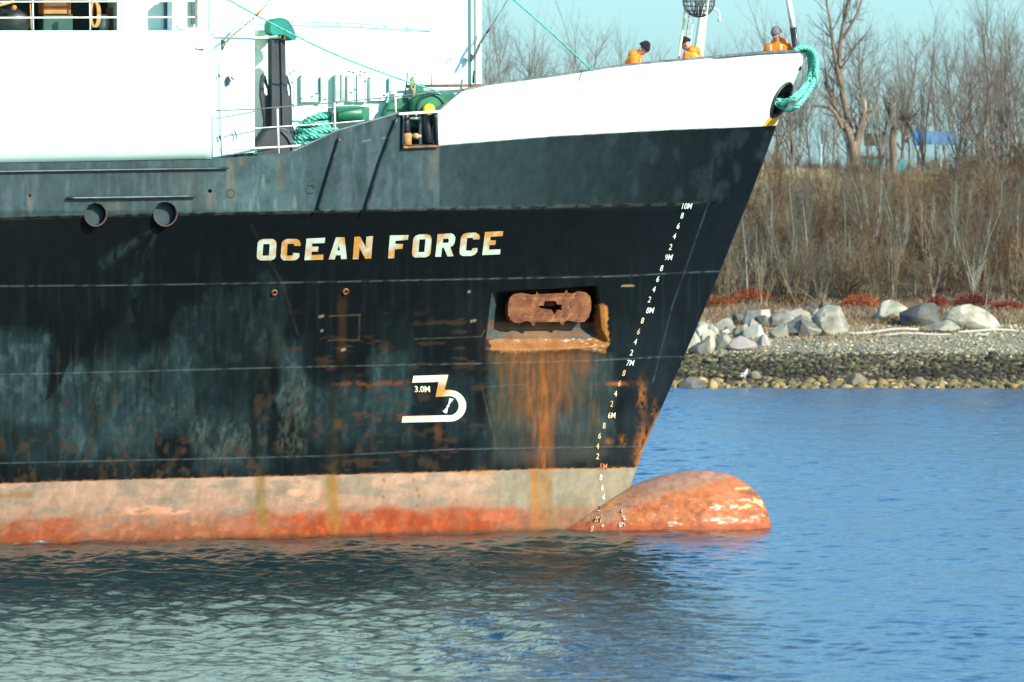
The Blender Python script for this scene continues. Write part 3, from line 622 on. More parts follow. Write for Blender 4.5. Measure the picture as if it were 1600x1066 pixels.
def lz(X, Y, ox, oy, k): return (ox + X / k, oy + Y / k)
K = 7.2727
def LP(pts, ox): return [lz(x, y, ox, 340, K) for x, y in pts]
name_letters = [
 [LP([(150, 440), (160, 290), (175, 262), (205, 245), (240, 240), (330, 240), (360, 255), (376, 290), (366, 440), (350, 468), (310, 484), (190, 484), (160, 468)], 380), LP([(215, 430), (225, 298), (298, 298), (288, 430)], 380)],
 [LP([(422, 440), (434, 285), (455, 255), (495, 240), (605, 240), (635, 258), (650, 295), (645, 320), (570, 318), (574, 295), (500, 297), (492, 430), (560, 428), (562, 398), (636, 402), (634, 445), (605, 475), (570, 484), (455, 484), (430, 465)], 380)],
 [LP([(692, 482), (715, 236), (928, 226), (922, 286), (782, 292), (778, 326), (852, 328), (846, 384), (774, 384), (770, 424), (908, 416), (904, 476)], 380)],
 [LP([(966, 474), (1050, 222), (1148, 222), (1174, 468), (1108, 470), (1104, 424), (1050, 426), (1036, 472)], 380), LP([(1064, 372), (1084, 310), (1096, 372)], 380)],
 [LP([(1240, 472), (1260, 216), (1325, 214), (1388, 330), (1396, 214), (1472, 206), (1450, 462), (1384, 466), (1318, 344), (1306, 470)], 380)],
 [LP([(114, 462), (136, 200), (348, 196), (340, 250), (200, 262), (196, 296), (286, 298), (278, 352), (192, 358), (184, 460)], 590)],
 [LP([(386, 405), (402, 238), (425, 205), (465, 190), (560, 186), (595, 200), (610, 238), (598, 400), (580, 432), (545, 448), (425, 452), (396, 438)], 590), LP([(460, 390), (472, 246), (540, 244), (528, 388)], 590)],
 [LP([(650, 444), (678, 186), (830, 176), (862, 190), (880, 225), (870, 290), (850, 318), (822, 332), (858, 436), (790, 440), (748, 340), (728, 340), (718, 442)], 590), LP([(736, 284), (742, 240), (800, 236), (806, 262), (796, 284)], 590)],
 [LP([(926, 385), (944, 220), (970, 186), (1010, 172), (1110, 168), (1145, 190), (1158, 215), (1152, 246), (1078, 246), (1080, 226), (1012, 230), (1000, 370), (1060, 374), (1076, 346), (1132, 342), (1128, 385), (1100, 418), (1060, 434), (960, 434), (934, 418)], 590)],
 [LP([(1184, 424), (1216, 162), (1424, 152), (1416, 208), (1280, 216), (1276, 256), (1340, 258), (1332, 308), (1266, 312), (1260, 362), (1392, 358), (1386, 416)], 590)]]
nm = None
for i, lt in enumerate(name_letters):
    o = flat_on_hull('name_letter', [lt], M['letter'], ship)
def K2(pts): return [(600 + x / 9.694, 570 + y / 9.694) for x, y in pts]
def arc(cx_, cy_, rx, ry, a0, a1, n=14): return [(cx_ + rx * math.cos(math.radians(a0 + (a1 - a0) * i / n)), cy_ + ry * math.sin(math.radians(a0 + (a1 - a0) * i / n))) for i in range(n + 1)]
sym = [(440, 164), (970, 148), (912, 378), (1000, 378)] + arc(990, 620, 250, 240, -80, 82, 16) + [(262, 874), (272, 776), (960, 760)] + arc(985, 618, 140, 146, 80, -88, 14) + [(775, 484), (820, 258), (418, 270)]
M['mark_b'] = letter_mat('thruster_mark_paint', 0.42, base=(0.60, 0.64, 0.48), sc=1.4)
flat_on_hull('bulb_symbol', [[K2(sym)]], M['mark_b'], ship)
flat_on_hull('propeller_symbol', [[K2([(985, 500), (1050, 518), (985, 600), (988, 622), (966, 646), (950, 732), (925, 732), (882, 706), (944, 640), (946, 612), (966, 598)])]], M['mark'], ship)

def text_on_hull(name, body, cx_, cy_, h, mat, slant=0.25, width=1.0, bold=0.02, bulbous=False, rot=0.0, out=0.014):
    cu = bpy.data.curves.new('t', 'FONT'); cu.body = body; cu.align_x = 'CENTER'; cu.offset = bold; cu.resolution_u = 3
    o = bpy.data.objects.new('t', cu); col.objects.link(o)
    dg = bpy.context.evaluated_depsgraph_get(); me = bpy.data.meshes.new_from_object(o.evaluated_get(dg))
    n = len(me.vertices); a = np.empty(n * 3); me.vertices.foreach_get('co', a); a = a.reshape(-1, 3)
    bpy.data.objects.remove(o); bpy.data.curves.remove(cu)
    y = (a[:, 1] - 0.35) / 0.72 * h; x = a[:, 0] / 0.72 * h * width + y * slant
    c, s_ = math.cos(rot), math.sin(rot); xx = cx_ + x * c - y * s_; yy = cy_ - (x * s_ + y * c)
    if bulbous:
        P = []
        for X_, Y_ in zip(xx, yy):
            k_ = np.argmin((BPX - X_) ** 2 + (BPY - Y_) ** 2 + (BP[..., 1] - 140) * 0.5)
            q = BP.reshape(-1, 3)[k_]; Yd = q[1] - 0.05
            P.append(W(X_, Y_, Yd))
        P = np.array([tuple(p) for p in P])
    else:
        P = hull_hit(xx, yy, 0.0); cv = np.array([0, 0, CAMZ]) - P; P = P + cv / np.linalg.norm(cv, axis=1)[:, None] * out * 1.6
    org = np.array(origin_of(ship)); me.vertices.foreach_set('co', (P - org).ravel()); me.update(); me.name = name
    me.materials.clear()
    return link_mesh(name, me, mat, ship)
draft = [(1073, 320, '10M'), (1066, 337, '8'), (1060, 353, '6'), (1054, 369, '4'), (1048, 386, '2'), (1045, 402, '9M'), (1034, 419, '8'), (1028, 436, '6'), (1022, 452, '4'), (1015, 468, '2'), (1016, 485, '8M'),
         (1004, 501, '8'), (998, 518, '6'), (993, 534, '4'), (987, 551, '2'), (985, 567, '7M'), (975, 583, '8'), (968, 599, '6'), (962, 615, '4'), (956, 631, '2'), (956, 649, '6M'), (944, 665, '8'), (937, 681, '6'),
         (934, 697, '4'), (934, 713, '2'), (943, 729, '5M'), (939, 746, '8'), (941, 762, '6'), (943, 777, '4')]
for i, (a, b_, t) in enumerate(draft):
    yel = b_ in (386, 501) or 590 < b_ < 740
    m = M['mark_o'] if b_ in (583, 599, 631, 665, 697, 713) else M['mark_r'] if b_ == 729 else M['mark_y'] if yel else M['mark']
    text_on_hull('draft_mark', t, a, b_ + (2 if i == 0 else 0), 9.4, m, slant=0.26 if b_ < 600 else 0.10, width=0.74, bold=0.004, out=0.10 if i == 0 else 0.014)
for (a, b_, t, m) in [(937, 794, '2', 'mark'), (934, 811, '4M', 'mark_y'), (925, 826, '8', 'mark_y')]:
    text_on_hull('draft_mark', t, a, b_, 9, M[m], slant=0.3, width=0.8, bold=0.0, bulbous=True)
for (a, b_, t, r) in [(971, 800, '4', -.5), (975, 809, '2', -.6), (972, 819, '8M', -.3), (943, 820, 'o', 0)]:
    text_on_hull('draft_mark', t, a, b_, 7, M['mark'], slant=0.3, width=0.8, bold=0.0, bulbous=True, rot=-r)
text_on_hull('depth_label', '3.0M', 660, 608, 9.5, M['mark_y'], slant=-0.05, width=0.95, bold=0.02)
# ---------------------------------------------------------------- superstructure, deck gear
BV = Vector((sa, -ca, 0)); AV = Vector((ca, sa, 0)); ZV = Vector((0, 0, 1))
def pp(mb, poly, yp, th):
    fr = [px_plane(a, b, yp) for a, b in poly]
    return mb.prism(fr, [p - BV * th for p in fr])
def rect(x0, y0, x1, y1): return [(x0, y0), (x1, y0), (x1, y1), (x0, y1)]
def part(name, poly, yp, th, mat, parent=ship, bevel=0.0):
    return pp(MB(), poly, yp, th).build(name, M[mat], parent, bevel=bevel)
def rod(mb, pts, yp, rpx, n=8): return mb.tube([px_plane(a, b, yp) for a, b in pts], rpx / 82.0, n)
def rodp(name, pts, yp, rpx, mat, parent=ship, n=8): return rod(MB(), pts, yp, rpx, n).build(name, M[mat], parent)

# white side plating, carried up from the hull along the same surface, x < 325
def side_plate():
    xs = np.linspace(-330, 329, 60); ys_lo = np.interp(xs, [-330, 0, 100, 350], [256, 253.5, 252, 247]) + 0.5
    vs = []; rows = 12
    for r in range(rows + 1):
        f = r / rows; yy = ys_lo + (48 - ys_lo) * f
        P = hull_hit(xs, yy, 0.0); s_, y_ = to_ship(P[:, 0], P[:, 1]); y_ = y_ + 0.05 + 0.010 * np.sin(s_ * 3.1) * math.sin(f * 3.14)
        vs.append(S_np(s_, y_, P[:, 2]))
    V = np.array(vs).reshape(-1, 3); n = len(xs)
    q = [(r * n + i, r * n + i + 1, (r + 1) * n + i + 1, (r + 1) * n + i) for r in range(rows) for i in range(n - 1)]
    o = raw_mesh('side_plating', V, q, M['white'], ship, smooth=False)
    m = o.modifiers.new('t', 'SOLIDIFY'); m.thickness = 0.015; m.offset = 1
side_plate()
YA = 7.28
wallm = MB(); pp(wallm, [(322, 49), (334, 49), (334, 246), (322, 249)], 6.3, 0.3); wallm.build('corner_plating', M['white'], ship, bevel=0.04)
# aft block above and behind the rail
part('deck_platform', [(-330, 49.5), (318, 48.5), (318, 53), (-330, 54)], YA - 0.02, 6.5, 'white')
part('dark_store_wall', rect(-330, -90, 192, 49), YA - 2.2, 0.1, 'dark_in')
part('house_wall', [(-330, -900), (330, -900), (330, -42), (-330, -42)], YA - 0.35, 6.0, 'white')
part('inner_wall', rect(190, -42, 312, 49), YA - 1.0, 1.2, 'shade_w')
part('inner_wall_panel', rect(262, -42, 292, 47), YA - 0.92, 0.05, 'whiteb')
part('recess_dark_strip', rect(257, -42, 261, 45), YA - 0.95, 0.04, 'tube_in')  # recess drawn as a dark strip on the wall face
part('recess_dark_strip', rect(300, -42, 308, 38), YA - 0.90, 0.04, 'tube_in')
part('corner_column', [(311, -42), (325, -42), (325, 50), (311, 50)], YA + 0.0, 0.25, 'whiteb', bevel=0.03)
part('column_gusset', [(304, 48), (312, 37), (317, 37), (327, 52), (325, 66), (321, 76), (306, 76)], YA + 0.05, 0.06, 'cream')
part('column_cap', [(309, -42), (312, -42), (312, 40), (309, 43)], YA + 0.04, 0.2, 'cream')
# side wall with door (x 325..398)
YB2 = 6.2
part('side_house', [(326, -900), (398, -900), (398, 238), (326, 246)], YB2, 5.0, 'white')
YW = 4.25
part('forward_house', [(396, -900), (749, -900), (753, 165), (396, 250)], YW, 8.0, 'white')
part('corner_batten', [(735, -300), (738, -300), (740, 140), (737, 140)], YW + 0.08, 0.08, 'whiteb')
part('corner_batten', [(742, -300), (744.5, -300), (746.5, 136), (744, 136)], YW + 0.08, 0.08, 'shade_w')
# door outline, handles, bracket
dr_ = ship
rodp('door_frame', [(343.5, 96), (344, 180), (344.5, 228), (346, 236), (351, 241), (362, 242)], YB2 + 0.03, 0.5, 'panel')
rodp('door_handle', [(366, 204), (369, 210), (369, 218)], YB2 + 0.06, 0.8, 'dark_in')
rodp('door_hinge', [(341.5, 116), (343.5, 121)], YB2 + 0.06, 1.0, 'black'); rodp('door_hinge', [(343, 212), (345, 219)], YB2 + 0.06, 1.0, 'black')
part('porthole', [(357 + 2.6 * math.cos(k * math.pi / 8), 126.5 + 7.5 * math.sin(k * math.pi / 8)) for k in range(16)], YB2 + 0.06, 0.06, 'black')
rodp('porthole_cover', [(361, 120), (365, 125)], YB2 + 0.05, 1.0, 'dark_in')
part('wall_bracket', [(391, 57), (438, 57), (438, 60), (391, 60)], YW + 0.95, 0.9, 'whiteb')
part('bracket_web', [(394, 60), (424, 60), (413, 74), (405, 80)], YW + 0.6, 0.03, 'whiteb')
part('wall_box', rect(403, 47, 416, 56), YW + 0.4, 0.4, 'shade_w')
part('fluke_shadow_block', [(398, 110), (406, 106), (413, 112), (414, 236), (398, 236)], YW + 0.25, 0.24, 'whiteb')  # raised block in the outline of the anchor fluke's shadow
# fittings on the forward wall
for (x0, y0, x1, y1, m) in [(524, 117, 534, 159, 'panel'), (501, 120, 505.5, 146, 'panel'), (502, 147, 506, 158, 'rail_w'), (607.5, 122, 612, 143, 'panel'), (543, 118, 556, 160, 'white'), (558, 117, 573, 160, 'white'), (470, 118, 499, 160, 'white'), (578, 122, 606, 158, 'white')]:  # the narrow grey box by the lockers is a post's shadow, built solid
    part('wall_locker' if m == 'white' else 'vent_or_post_shadow', rect(x0, y0, x1, y1), YW + (0.09 if m == 'white' else 0.16), 0.15, m, bevel=0.01)
for q in [(468.5, 113, 469, 164), (541, 115, 541.4, 160), (557, 118, 557.4, 162), (574.3, 120, 574.6, 160), (446, 108, 446.4, 160)]:
    rodp('wall_pipe', [(q[0], q[1]), (q[2], q[3])], YW + 0.14, 0.45, 'rail_d')
rodp('wall_pipe', [(536.5, 114), (536.5, 160)], YW + 0.2, 1.6, 'rail_w')
for (a, b_) in [(545, 111.5), (552, 113), (563, 111.5), (569.5, 113), (470, 119), (470.5, 154), (577, 122), (508, 155), (494, 146), (600, 149), (555, 140), (539, 157)]:
    rodp('wall_cleat', [(a - 1.5, b_), (a + 1.5, b_ + .4)], YW + 0.18, 1.3, 'rail_d')
for (a, b_) in [(704, 92), (459.5, 110)]: rodp('wall_ring', [(a - 2, b_ - 2), (a, b_ + 3), (a + 2, b_ - 1)], YW + 0.08, 0.8, 'rail_d')
rodp('catwalk_rail', [(400, 9), (450, 10.5), (600, 15), (709, 22)], YW + 0.5, 0.7, 'whiteb'); rodp('catwalk_rail', [(455, 5), (600, 9), (712, 21)], YW + 0.5, 0.5, 'whiteb')
for k in range(7): rodp('catwalk_bracket', [(477 + k * 36, 14 + k * 2), (480 + k * 36, 18 + k * 2), (481 + k * 36, 21 + k * 2)], YW + 0.3, 0.6, 'panel')
rodp('wall_pipe', [(663, 112), (663, 100), (674, 100)], YW + 0.3, 0.5, 'whiteb'); rodp('wall_pipe', [(663, 114), (674, 115), (674, 135)], YW + 0.3, 0.7, 'rail_d')
rodp('wall_pipe', [(335, -10), (380, 104)], YB2 + 0.3, 0.3, 'panel')

# rails on the upper platform
for (y0, r) in [(3, 1.2), (28, 1.3)]:
    rodp('guard_rail', [(-330, y0 + 2), (0, y0), (312, y0 - 1)], YA - 0.03, r, 'rail_w')
for x in [-200, -120, -35, 51, 140, 228]: rodp('rail_post', [(x, -6), (x + 1, 49)], YA - 0.06, 1.2 if x != 228 else 0.8, 'rail_w')
part('rail_stanchion', rect(183.5, -40, 189, 49), YA - 0.03, 0.08, 'white')
# things stored behind the rail
def thing_px(name, label, cat, x, y, yp, group=None): return empty(name, px_plane(x, y, yp), label, cat, group)
t = thing_px('engine_box', 'green and orange machine box on the upper deck behind the white rail', 'machine box', 90, 47, YA - 1.4)
part('base', rect(67, 22, 114, 49), YA - 1.4, 0.5, 'dgreen', t, 0.02); part('lid', rect(68, -14, 111, 22), YA - 1.35, 0.5, 'orange', t, 0.02); part('lid_rib', rect(70, 10, 106, 13), YA - 1.33, 0.02, 'rust', t)
part('lid_rib', rect(106, 2, 109, 20), YA - 1.33, 0.02, 'rust', t)
t = thing_px('hose_reel', 'orange hose coil hanging beside brown drums on upper deck', 'hose coil', 147, 48, YA - 1.1)
mb = MB()
for k in range(5):
    c_ = px_plane(147 + k * .8, 22, YA - 1.1 - k * 0.05); mb.tube([c_ + AV * 0.07 * math.cos(a * math.pi / 9) + ZV * 0.23 * math.sin(a * math.pi / 9) for a in range(19)], 0.024, 6)
mb.build('coil', M['rust_y'], t)
for k, (x0, x1, y0, m) in enumerate([(155, 170, 24, 'steel'), (166, 182, 14, 'rust'), (174, 184, 30, 'rust_y')]):
    mb = MB(); c_ = px_plane((x0 + x1) / 2, 48, YA - 1.7 - 0.1 * k); rr = (x1 - x0) / 164; h_ = (48 - y0) / 82
    mb.tube([c_, c_ + ZV * h_ * .3, c_ + ZV * (h_ * .3 + .01), c_ + ZV * h_ * .95, c_ + ZV * h_], [rr, rr, rr * 1.04, rr, rr * .9], 16)
    o = mb.build('drum', M[m], None, c_); tag(o, ['grey metal drum lowest beside the orange hose coil', 'tall rust brown drum behind the grey drum', 'short ochre drum next to the thick white stanchion'][k], 'drum')
t = thing_px('covered_winch', 'black covered winch at far left behind the upper white rail', 'winch', 20, 48, YA - 1.5)
mb = MB(); c_ = px_plane(14, 32, YA - 1.5); mb.ball(c_, 0.42, 16, 10, (1.0, .8, .62), lambda q, d: q * (1 + 0.10 * math.sin(d.x * 9 + d.z * 7))); mb.build('cover', M['black'], t)
rodp('boom', [(-40, 14), (0, 8), (22, 2)], YA - 1.0, 2.2, 'rust_y', t); rodp('tie_line', [(47, 0), (49, 46)], YA - 1.2, 1.2, 'rust_y', t)
mb = MB(); mb.ball(px_plane(22, 12, YA - 1.0), 0.05, 8, 6); mb.build('valve', M['orange'], t)

# hull fittings
def ring_on_hull(name, px_, py_, rpx, rim, mat, depth, inmat, parent=ship, axis=None):
    P = HP(px_, py_, 0.0); r = rpx / 82.0; mb = MB()
    n1_ = axis if axis is not None else HP(px_, py_, 1.0) - P
    u = AV - n1_ * AV.dot(n1_); u.normalize(); w = n1_.cross(u)
    def circ(rad, dpt, n=28): return [P + (u * math.cos(2 * math.pi * i / n) + w * math.sin(2 * math.pi * i / n)) * rad + n1_ * dpt for i in range(n)]
    def strip(a, b, f): 
        m = MB(); n = len(a); m.add(a + b, [(i, (i + 1) % n, n + (i + 1) % n, n + i) for i in range(n)], True); return m
    fr = 0.055 if axis is not None else 0.03
    a = circ(r, fr); b2 = circ(r + rim / 82, fr); c2 = circ(r + rim / 82, -0.12); d2 = circ(r, -0.12)
    n = 28; m = MB(); vs = a + b2 + c2 + d2
    m.add(vs, [(k * n + i, k * n + (i + 1) % n, ((k + 1) % 4) * n + (i + 1) % n, ((k + 1) % 4) * n + i) for k in range(4) for i in range(n)], True)
    o = m.build(name, M[mat], parent)
    m = MB(); a = circ(r, 0.0); b3 = circ(r, -depth); vs = a + b3; fs = [(i, (i + 1) % n, n + (i + 1) % n, n + i) for i in range(n)] + [tuple(n + i for i in range(n))]
    m.add(vs, fs, False); m.build('pipe_bore', M[inmat], o)
M['tube_dk'] = mat_noise('overboard_pipe_inside', (0.010, 0.028, 0.030), (0.022, 0.050, 0.052), scale=2, rough=0.7)
PAX = (BV + AV * 0.12 - ZV * 0.05).normalized()
ring_on_hull('overboard_pipe', 148, 335, 16.5, 1.6, 'pipe_rim', 0.10, 'tube_dk', axis=PAX); ring_on_hull('overboard_pipe', 257, 334, 17.5, 1.6, 'pipe_rim', 0.10, 'tube_dk', axis=PAX)
for (a, b_, r, m) in [(46, 305.5, 2.2, 'tube_in'), (327, 298.5, 3.0, 'tube_in'), (428, 457, 2.8, 'rust'), (539.5, 455.5, 3.0, 'rust')]: ring_on_hull('scupper', a, b_, r, 2.4, 'rust' if m == 'rust' else 'bar', 0.25, 'dark_in')
for (a, b_, r) in [(360, 298, 6.5), (484, 291, 6.5)]:
    P = HP(a, b_); mb = MB(); mb.tube([HP(a + r * math.cos(k * math.pi / 10), b_ + r * math.sin(k * math.pi / 10), 0.045) for k in range(21)], 0.006, 4, cap=False); mb.build('weld_ring', M['tube_in'], ship)
def hull_bar(name, pts, rpx, mat, out=0.05, n=8):
    q = []
    for i in range(len(pts) - 1):
        for k in range(8): f = k / 8; q.append(HP(pts[i][0] * (1 - f) + pts[i + 1][0] * f, pts[i][1] * (1 - f) + pts[i + 1][1] * f, out))
    q.append(HP(*pts[-1], out)); return MB().tube(q, rpx / 82.0, n).build(name, M[mat], ship)
hull_bar('half_round_bar', [(102, 308), (200, 306.5), (302, 304.5)], 2.4, 'bar'); hull_bar('half_round_bar', [(-330, 272), (0, 267), (200, 263.5), (353, 261)], 1.8, 'bar', 0.045)
hull_bar('bulwark_stay', [(526, 213), (509, 270), (492, 327)], 2.4, 'bar', 0.06); hull_bar('bulwark_stay', [(615, 183), (590, 250), (566, 327)], 2.4, 'bar', 0.06)
hull_bar('bulwark_cap', [(455, 238), (490, 222.5), (525, 205.5), (575, 191), (619, 178)], 2.2, 'rail_d', 0.0)
hull_bar('bulwark_cap', [(683, 174.5), (703, 158), (722.5, 142.5)], 2.6, 'rail_d', 0.0)
hull_bar('bulwark_cap', [(722, 142), (760, 133), (860, 120), (950, 106), (1000, 100), (1090, 92), (1190, 83), (1240, 80.5), (1261, 80)], 2.6, 'rail_d', 0.0)
hull_bar('bulwark_edge', [(683, 175), (682.5, 200), (682, 228)], 1.8, 'bar', 0.0)
# roller fairlead in the bulwark opening
fl = ship
hull_bar('fairlead_sill', [(624, 228.5), (650, 227.5), (681, 226)], 2.0, 'rust', 0.05); hull_bar('fairlead_cap', [(619, 176.5), (650, 174.5), (683, 172.5)], 2.2, 'rail_w', 0.03)
hull_bar('fairlead_cheek', [(626, 178), (625, 228)], 2.0, 'bar', 0.03); hull_bar('fairlead_cheek', [(677, 177), (679, 227)], 2.6, 'bar', 0.03)
def vroller(name, x, y0, y1, r, mat):
    yy = float(to_ship(*HP(x, 200)[:2])[1]) - 0.12
    a = px_plane(x, y0, yy); b_ = px_plane(x + .5, y1, yy); return MB().tube([a, a - ZV * .01, b_ + ZV * .01, b_], [r / 82 * .85, r / 82, r / 82, r / 82 * .85], 18).build(name, M[mat], ship)
vroller('fairlead_roller', 634.5, 178, 208, 6, 'black'); vroller('fairlead_roller', 668, 175, 224, 7.5, 'black'); vroller('roller_base', 636, 208, 227, 6.5, 'rust_y')
YF = float(to_ship(*HP(650, 200)[:2])[1]) - 0.14
rodp('guide_roller', [(640, 186), (658, 185)], YF, 2.3, 'steel'); rodp('guide_roller', [(641, 213), (658, 213)], YF, 3.0, 'steel'); rodp('guide_spool', [(646, 213), (653, 213)], YF, 4.6, 'rust_y')
rodp('roller_pin', [(650, 176), (650, 181)], YF, 1.4, 'rail_w'); part('fairlead_back', rect(655, 178, 660, 226), YF - 0.1, 0.1, 'black')

# windlass and mooring winch
wl_ = thing_px  # helper kept short
wd = empty('windlass', px_plane(670, 172, 4.6)); wd.parent = ship; wd.location = px_plane(670, 172, 4.6) - ORG[ship.name]
part('gear_case', [(602, 178), (606, 166), (613, 158), (628, 153), (646, 151), (650, 132), (662, 131), (664, 150), (690, 147), (708, 143), (716, 150), (700, 200), (603, 200)], 4.55, 0.5, 'green', wd, 0.03)
part('bearing_block', [(681, 146), (688, 128), (700, 128), (706, 146)], 4.1, 0.35, 'green', wd, 0.02); part('bearing_block', [(722, 140), (729, 129), (738, 129), (743, 138)], 4.0, 0.3, 'green', wd, 0.02)
rodp('drive_shaft', [(634, 134.5), (690, 134), (752, 133.5)], 4.42, 2.0, 'rust', wd)
c_ = px_plane(673, 170, 4.95)
MB().tube([c_ - BV * .4, c_ - BV * .05, c_, c_ + BV * .02], [.33, .33, .31, .24], 26).build('brake_drum', M['green'], wd)
MB().tube([c_ + BV * .02 + AV * 0.26 * math.cos(k * math.pi / 12) + ZV * 0.26 * math.sin(k * math.pi / 12) for k in range(25)], 0.03, 6).build('brake_band', M['dgreen'], wd)
c2_ = px_plane(671, 171.5, 5.1); MB().tube([c2_ - BV * .1, c2_, c2_ + BV * .02], [.11, .11, .08], 18).build('hub_cap', M['yellow'], wd)
rodp('brake_lever', [(741, 111), (739.5, 120), (739.5, 130)], 4.5, 1.6, 'black', wd); rodp('brake_lever', [(637, 114), (635, 134), (632, 152)], 4.6, 1.0, 'rail_d', wd)
rodp('control_pedestal', [(645, 151), (646, 124)], 4.7, 4.0, 'rope_old', wd); rodp('guard_bar', [(636, 137), (655, 136)], 4.7, 1.0, 'rail_d', wd)
part('belt_cover', [(668, 150), (690, 134), (712, 138), (722, 146)], 4.0, 0.3, 'green', wd, 0.02)
part('gear_case', rect(628, 176, 680, 232), 4.4, 0.3, 'dgreen', wd)
wn2 = empty('mooring_winch', px_plane(550, 205, 5.2)); wn2.parent = ship; wn2.location = px_plane(550, 205, 5.2) - ORG[ship.name]
a_, b2_ = px_plane(525, 179, 5.2), px_plane(564, 178, 5.2)
MB().tube([a_, a_ + AV * .02, b2_ - AV * .02, b2_], [.14, .15, .15, .14], 22).build('drum', M['green'], wn2)
part('motor', rect(566, 167, 577.5, 190), 5.3, 0.3, 'green', wn2, 0.02); part('end_plate', rect(518, 168, 521, 200), 5.3, 0.3, 'dgreen', wn2)
part('bed', rect(524, 192, 572, 212), 5.25, 0.3, 'dgreen', wn2, 0.01); part('foot', [(538, 204), (541, 198), (550, 198), (554, 204), (554, 210), (538, 210)], 5.45, 0.1, 'green', wn2, 0.02)
part('bollard', [(394, 243), (395, 233), (402, 233), (403, 243)], 6.0, 0.12, 'green', ship, 0.02); part('bollard', [(366, 247), (369, 241), (380, 241), (384, 247)], 6.1, 0.12, 'dgreen', ship, 0.02)

# side rail
YR = 6.75
def railp(name, pts, r, m):
    q = [px_plane(a, b_, yp) for a, b_, yp in pts]; return MB().tube(q, r / 82, 8).build(name, M[m], ship)
railp('hand_rail', [(337, 173, 6.5), (395, 171, 6.3), (437, 167.5, 6.1), (523, 160.5, 5.8), (618, 151, 5.42), (680, 144, 5.1), (722, 140, 4.95)], 0.8, 'rail_d')
railp('mid_rail', [(355, 202, 6.45), (400, 200.5, 6.3), (437, 198, 6.1), (523, 192.5, 5.8), (569, 188.5, 5.6)], 0.8, 'rail_w'); railp('lower_rail', [(345, 234, 6.5), (437, 230, 6.1), (469, 227.5, 6.0)], 1.6, 'rail_w')
for (x0, y0, x1, y1, yp, m) in [(433.5, 170, 435.5, 243, 6.13, 'rail_w'), (523, 161, 523.5, 208, 5.83, 'rail_w'), (617.5, 152, 618.5, 178, 5.45, 'rail_w'), (346, 173, 347, 244, 6.5, 'whiteb')]:
    railp('rail_post', [(x0, y0, yp), (x1, y1, yp)], 1.5, m)

# foremast on the foredeck
fm = empty('foremast', px_plane(1080, 92, 0.8)); fm.parent = ship; fm.location = px_plane(1080, 92, 0.8) - ORG[ship.name]
rodp('mast_leg', [(1056, 140), (1060, 92), (1068, 40), (1074, -30)], 0.9, 2.1, 'cream', fm); part('mast_leg', [(1079, 140), (1085, 92), (1094, 28), (1102, -30), (1112, -30), (1104, 28), (1097, 92), (1091, 140)], 0.8, 0.15, 'white', fm, 0.01)
rodp('mast_edge', [(1093, 125), (1098.5, 78), (1104, 24), (1110, -25)], 1.6, 1.3, 'cream', fm); rodp('mast_ladder', [(1068, 95), (1073, 50), (1077, 20)], 0.8, 0.7, 'rust_y', fm); rodp('mast_ladder', [(1076, 95), (1081, 50), (1085, 20)], 0.8, 0.7, 'rail_w', fm)
for k in range(9): rodp('ladder_rung', [(1068 + k * .9, 90 - k * 8), (1077 + k * .9, 89.5 - k * 8)], 0.8, 0.35, 'rail_w', fm)
rodp('lamp_arm', [(1110, 14), (1117, 14), (1122, 17), (1124, 23), (1124, 34)], 0.8, 2.0, 'white', fm, 10)
MB().tube([px_plane(1124, 25, 0.8), px_plane(1124, 34, 0.8)], [0.026, 0.035], 10).build('lamp_shade', M['white'], fm)
# wire basket
c_ = px_plane(1092, 2, 1.2); mb = MB(); R_ = 0.31; rr_ = random.Random(5)
for k in range(16):
    th = math.pi * k / 16 + rr_.uniform(-.05, .05); mb.tube([c_ + Vector((math.cos(th) * R_ * math.cos(a), math.sin(th) * R_ * math.cos(a), R_ * math.sin(a))) for a in [i * math.pi / 12 - math.pi / 2 for i in range(25)]], 0.0065, 4, cap=False)
for k in range(1, 10):
    a = -math.pi / 2 + math.pi * k / 10; mb.tube([c_ + Vector((math.cos(t) * R_ * math.cos(a), math.sin(t) * R_ * math.cos(a), R_ * math.sin(a))) for t in [i * math.pi / 12 for i in range(25)]], 0.0065, 4, cap=False)
for k in range(26):
    a0, a1 = rr_.uniform(0, 6.28), rr_.uniform(0, 6.28); p = rr_.uniform(.2, .9)
    mb.tube([c_ + Vector((math.cos(a0) * R_ * p, math.sin(a0) * R_ * p, R_ * .6)), c_ + Vector((0, 0, 0)) + Vector((math.cos(a1) * .08, math.sin(a1) * .08, -.1)), c_ + Vector((math.cos(a1) * .1, 0, -R_ * .93))], 0.006, 4)
mb.build('wire_basket', M['rail_d'], fm)
# jackstaff
js = empty('jackstaff', px_plane(1243, 78, 0.25)); js.parent = ship; js.location = px_plane(1243, 78, 0.25) - ORG[ship.name]
M['white_clean'] = mat_noise('gloss_white', (0.78, 0.72, 0.72), (0.85, 0.83, 0.82), scale=5, rough=0.3)
MB().tube([px_plane(1220, -60, 0.0), px_plane(1232, 0, 0.0), px_plane(1239, 43, 0.0)], [0.045, 0.055, 0.058], 12).build('upper_pole', M['white_clean'], js)
MB().tube([px_plane(1239, 43, 0.0), px_plane(1244, 80, 0.0), px_plane(1247, 110, 0.0)], [0.062, 0.066, 0.066], 12).build('lower_pole', M['black'], js)
rodp('stay_bar', [(1242.5, 45), (1248, 79)], 0.07, 0.8, 'steel', js)
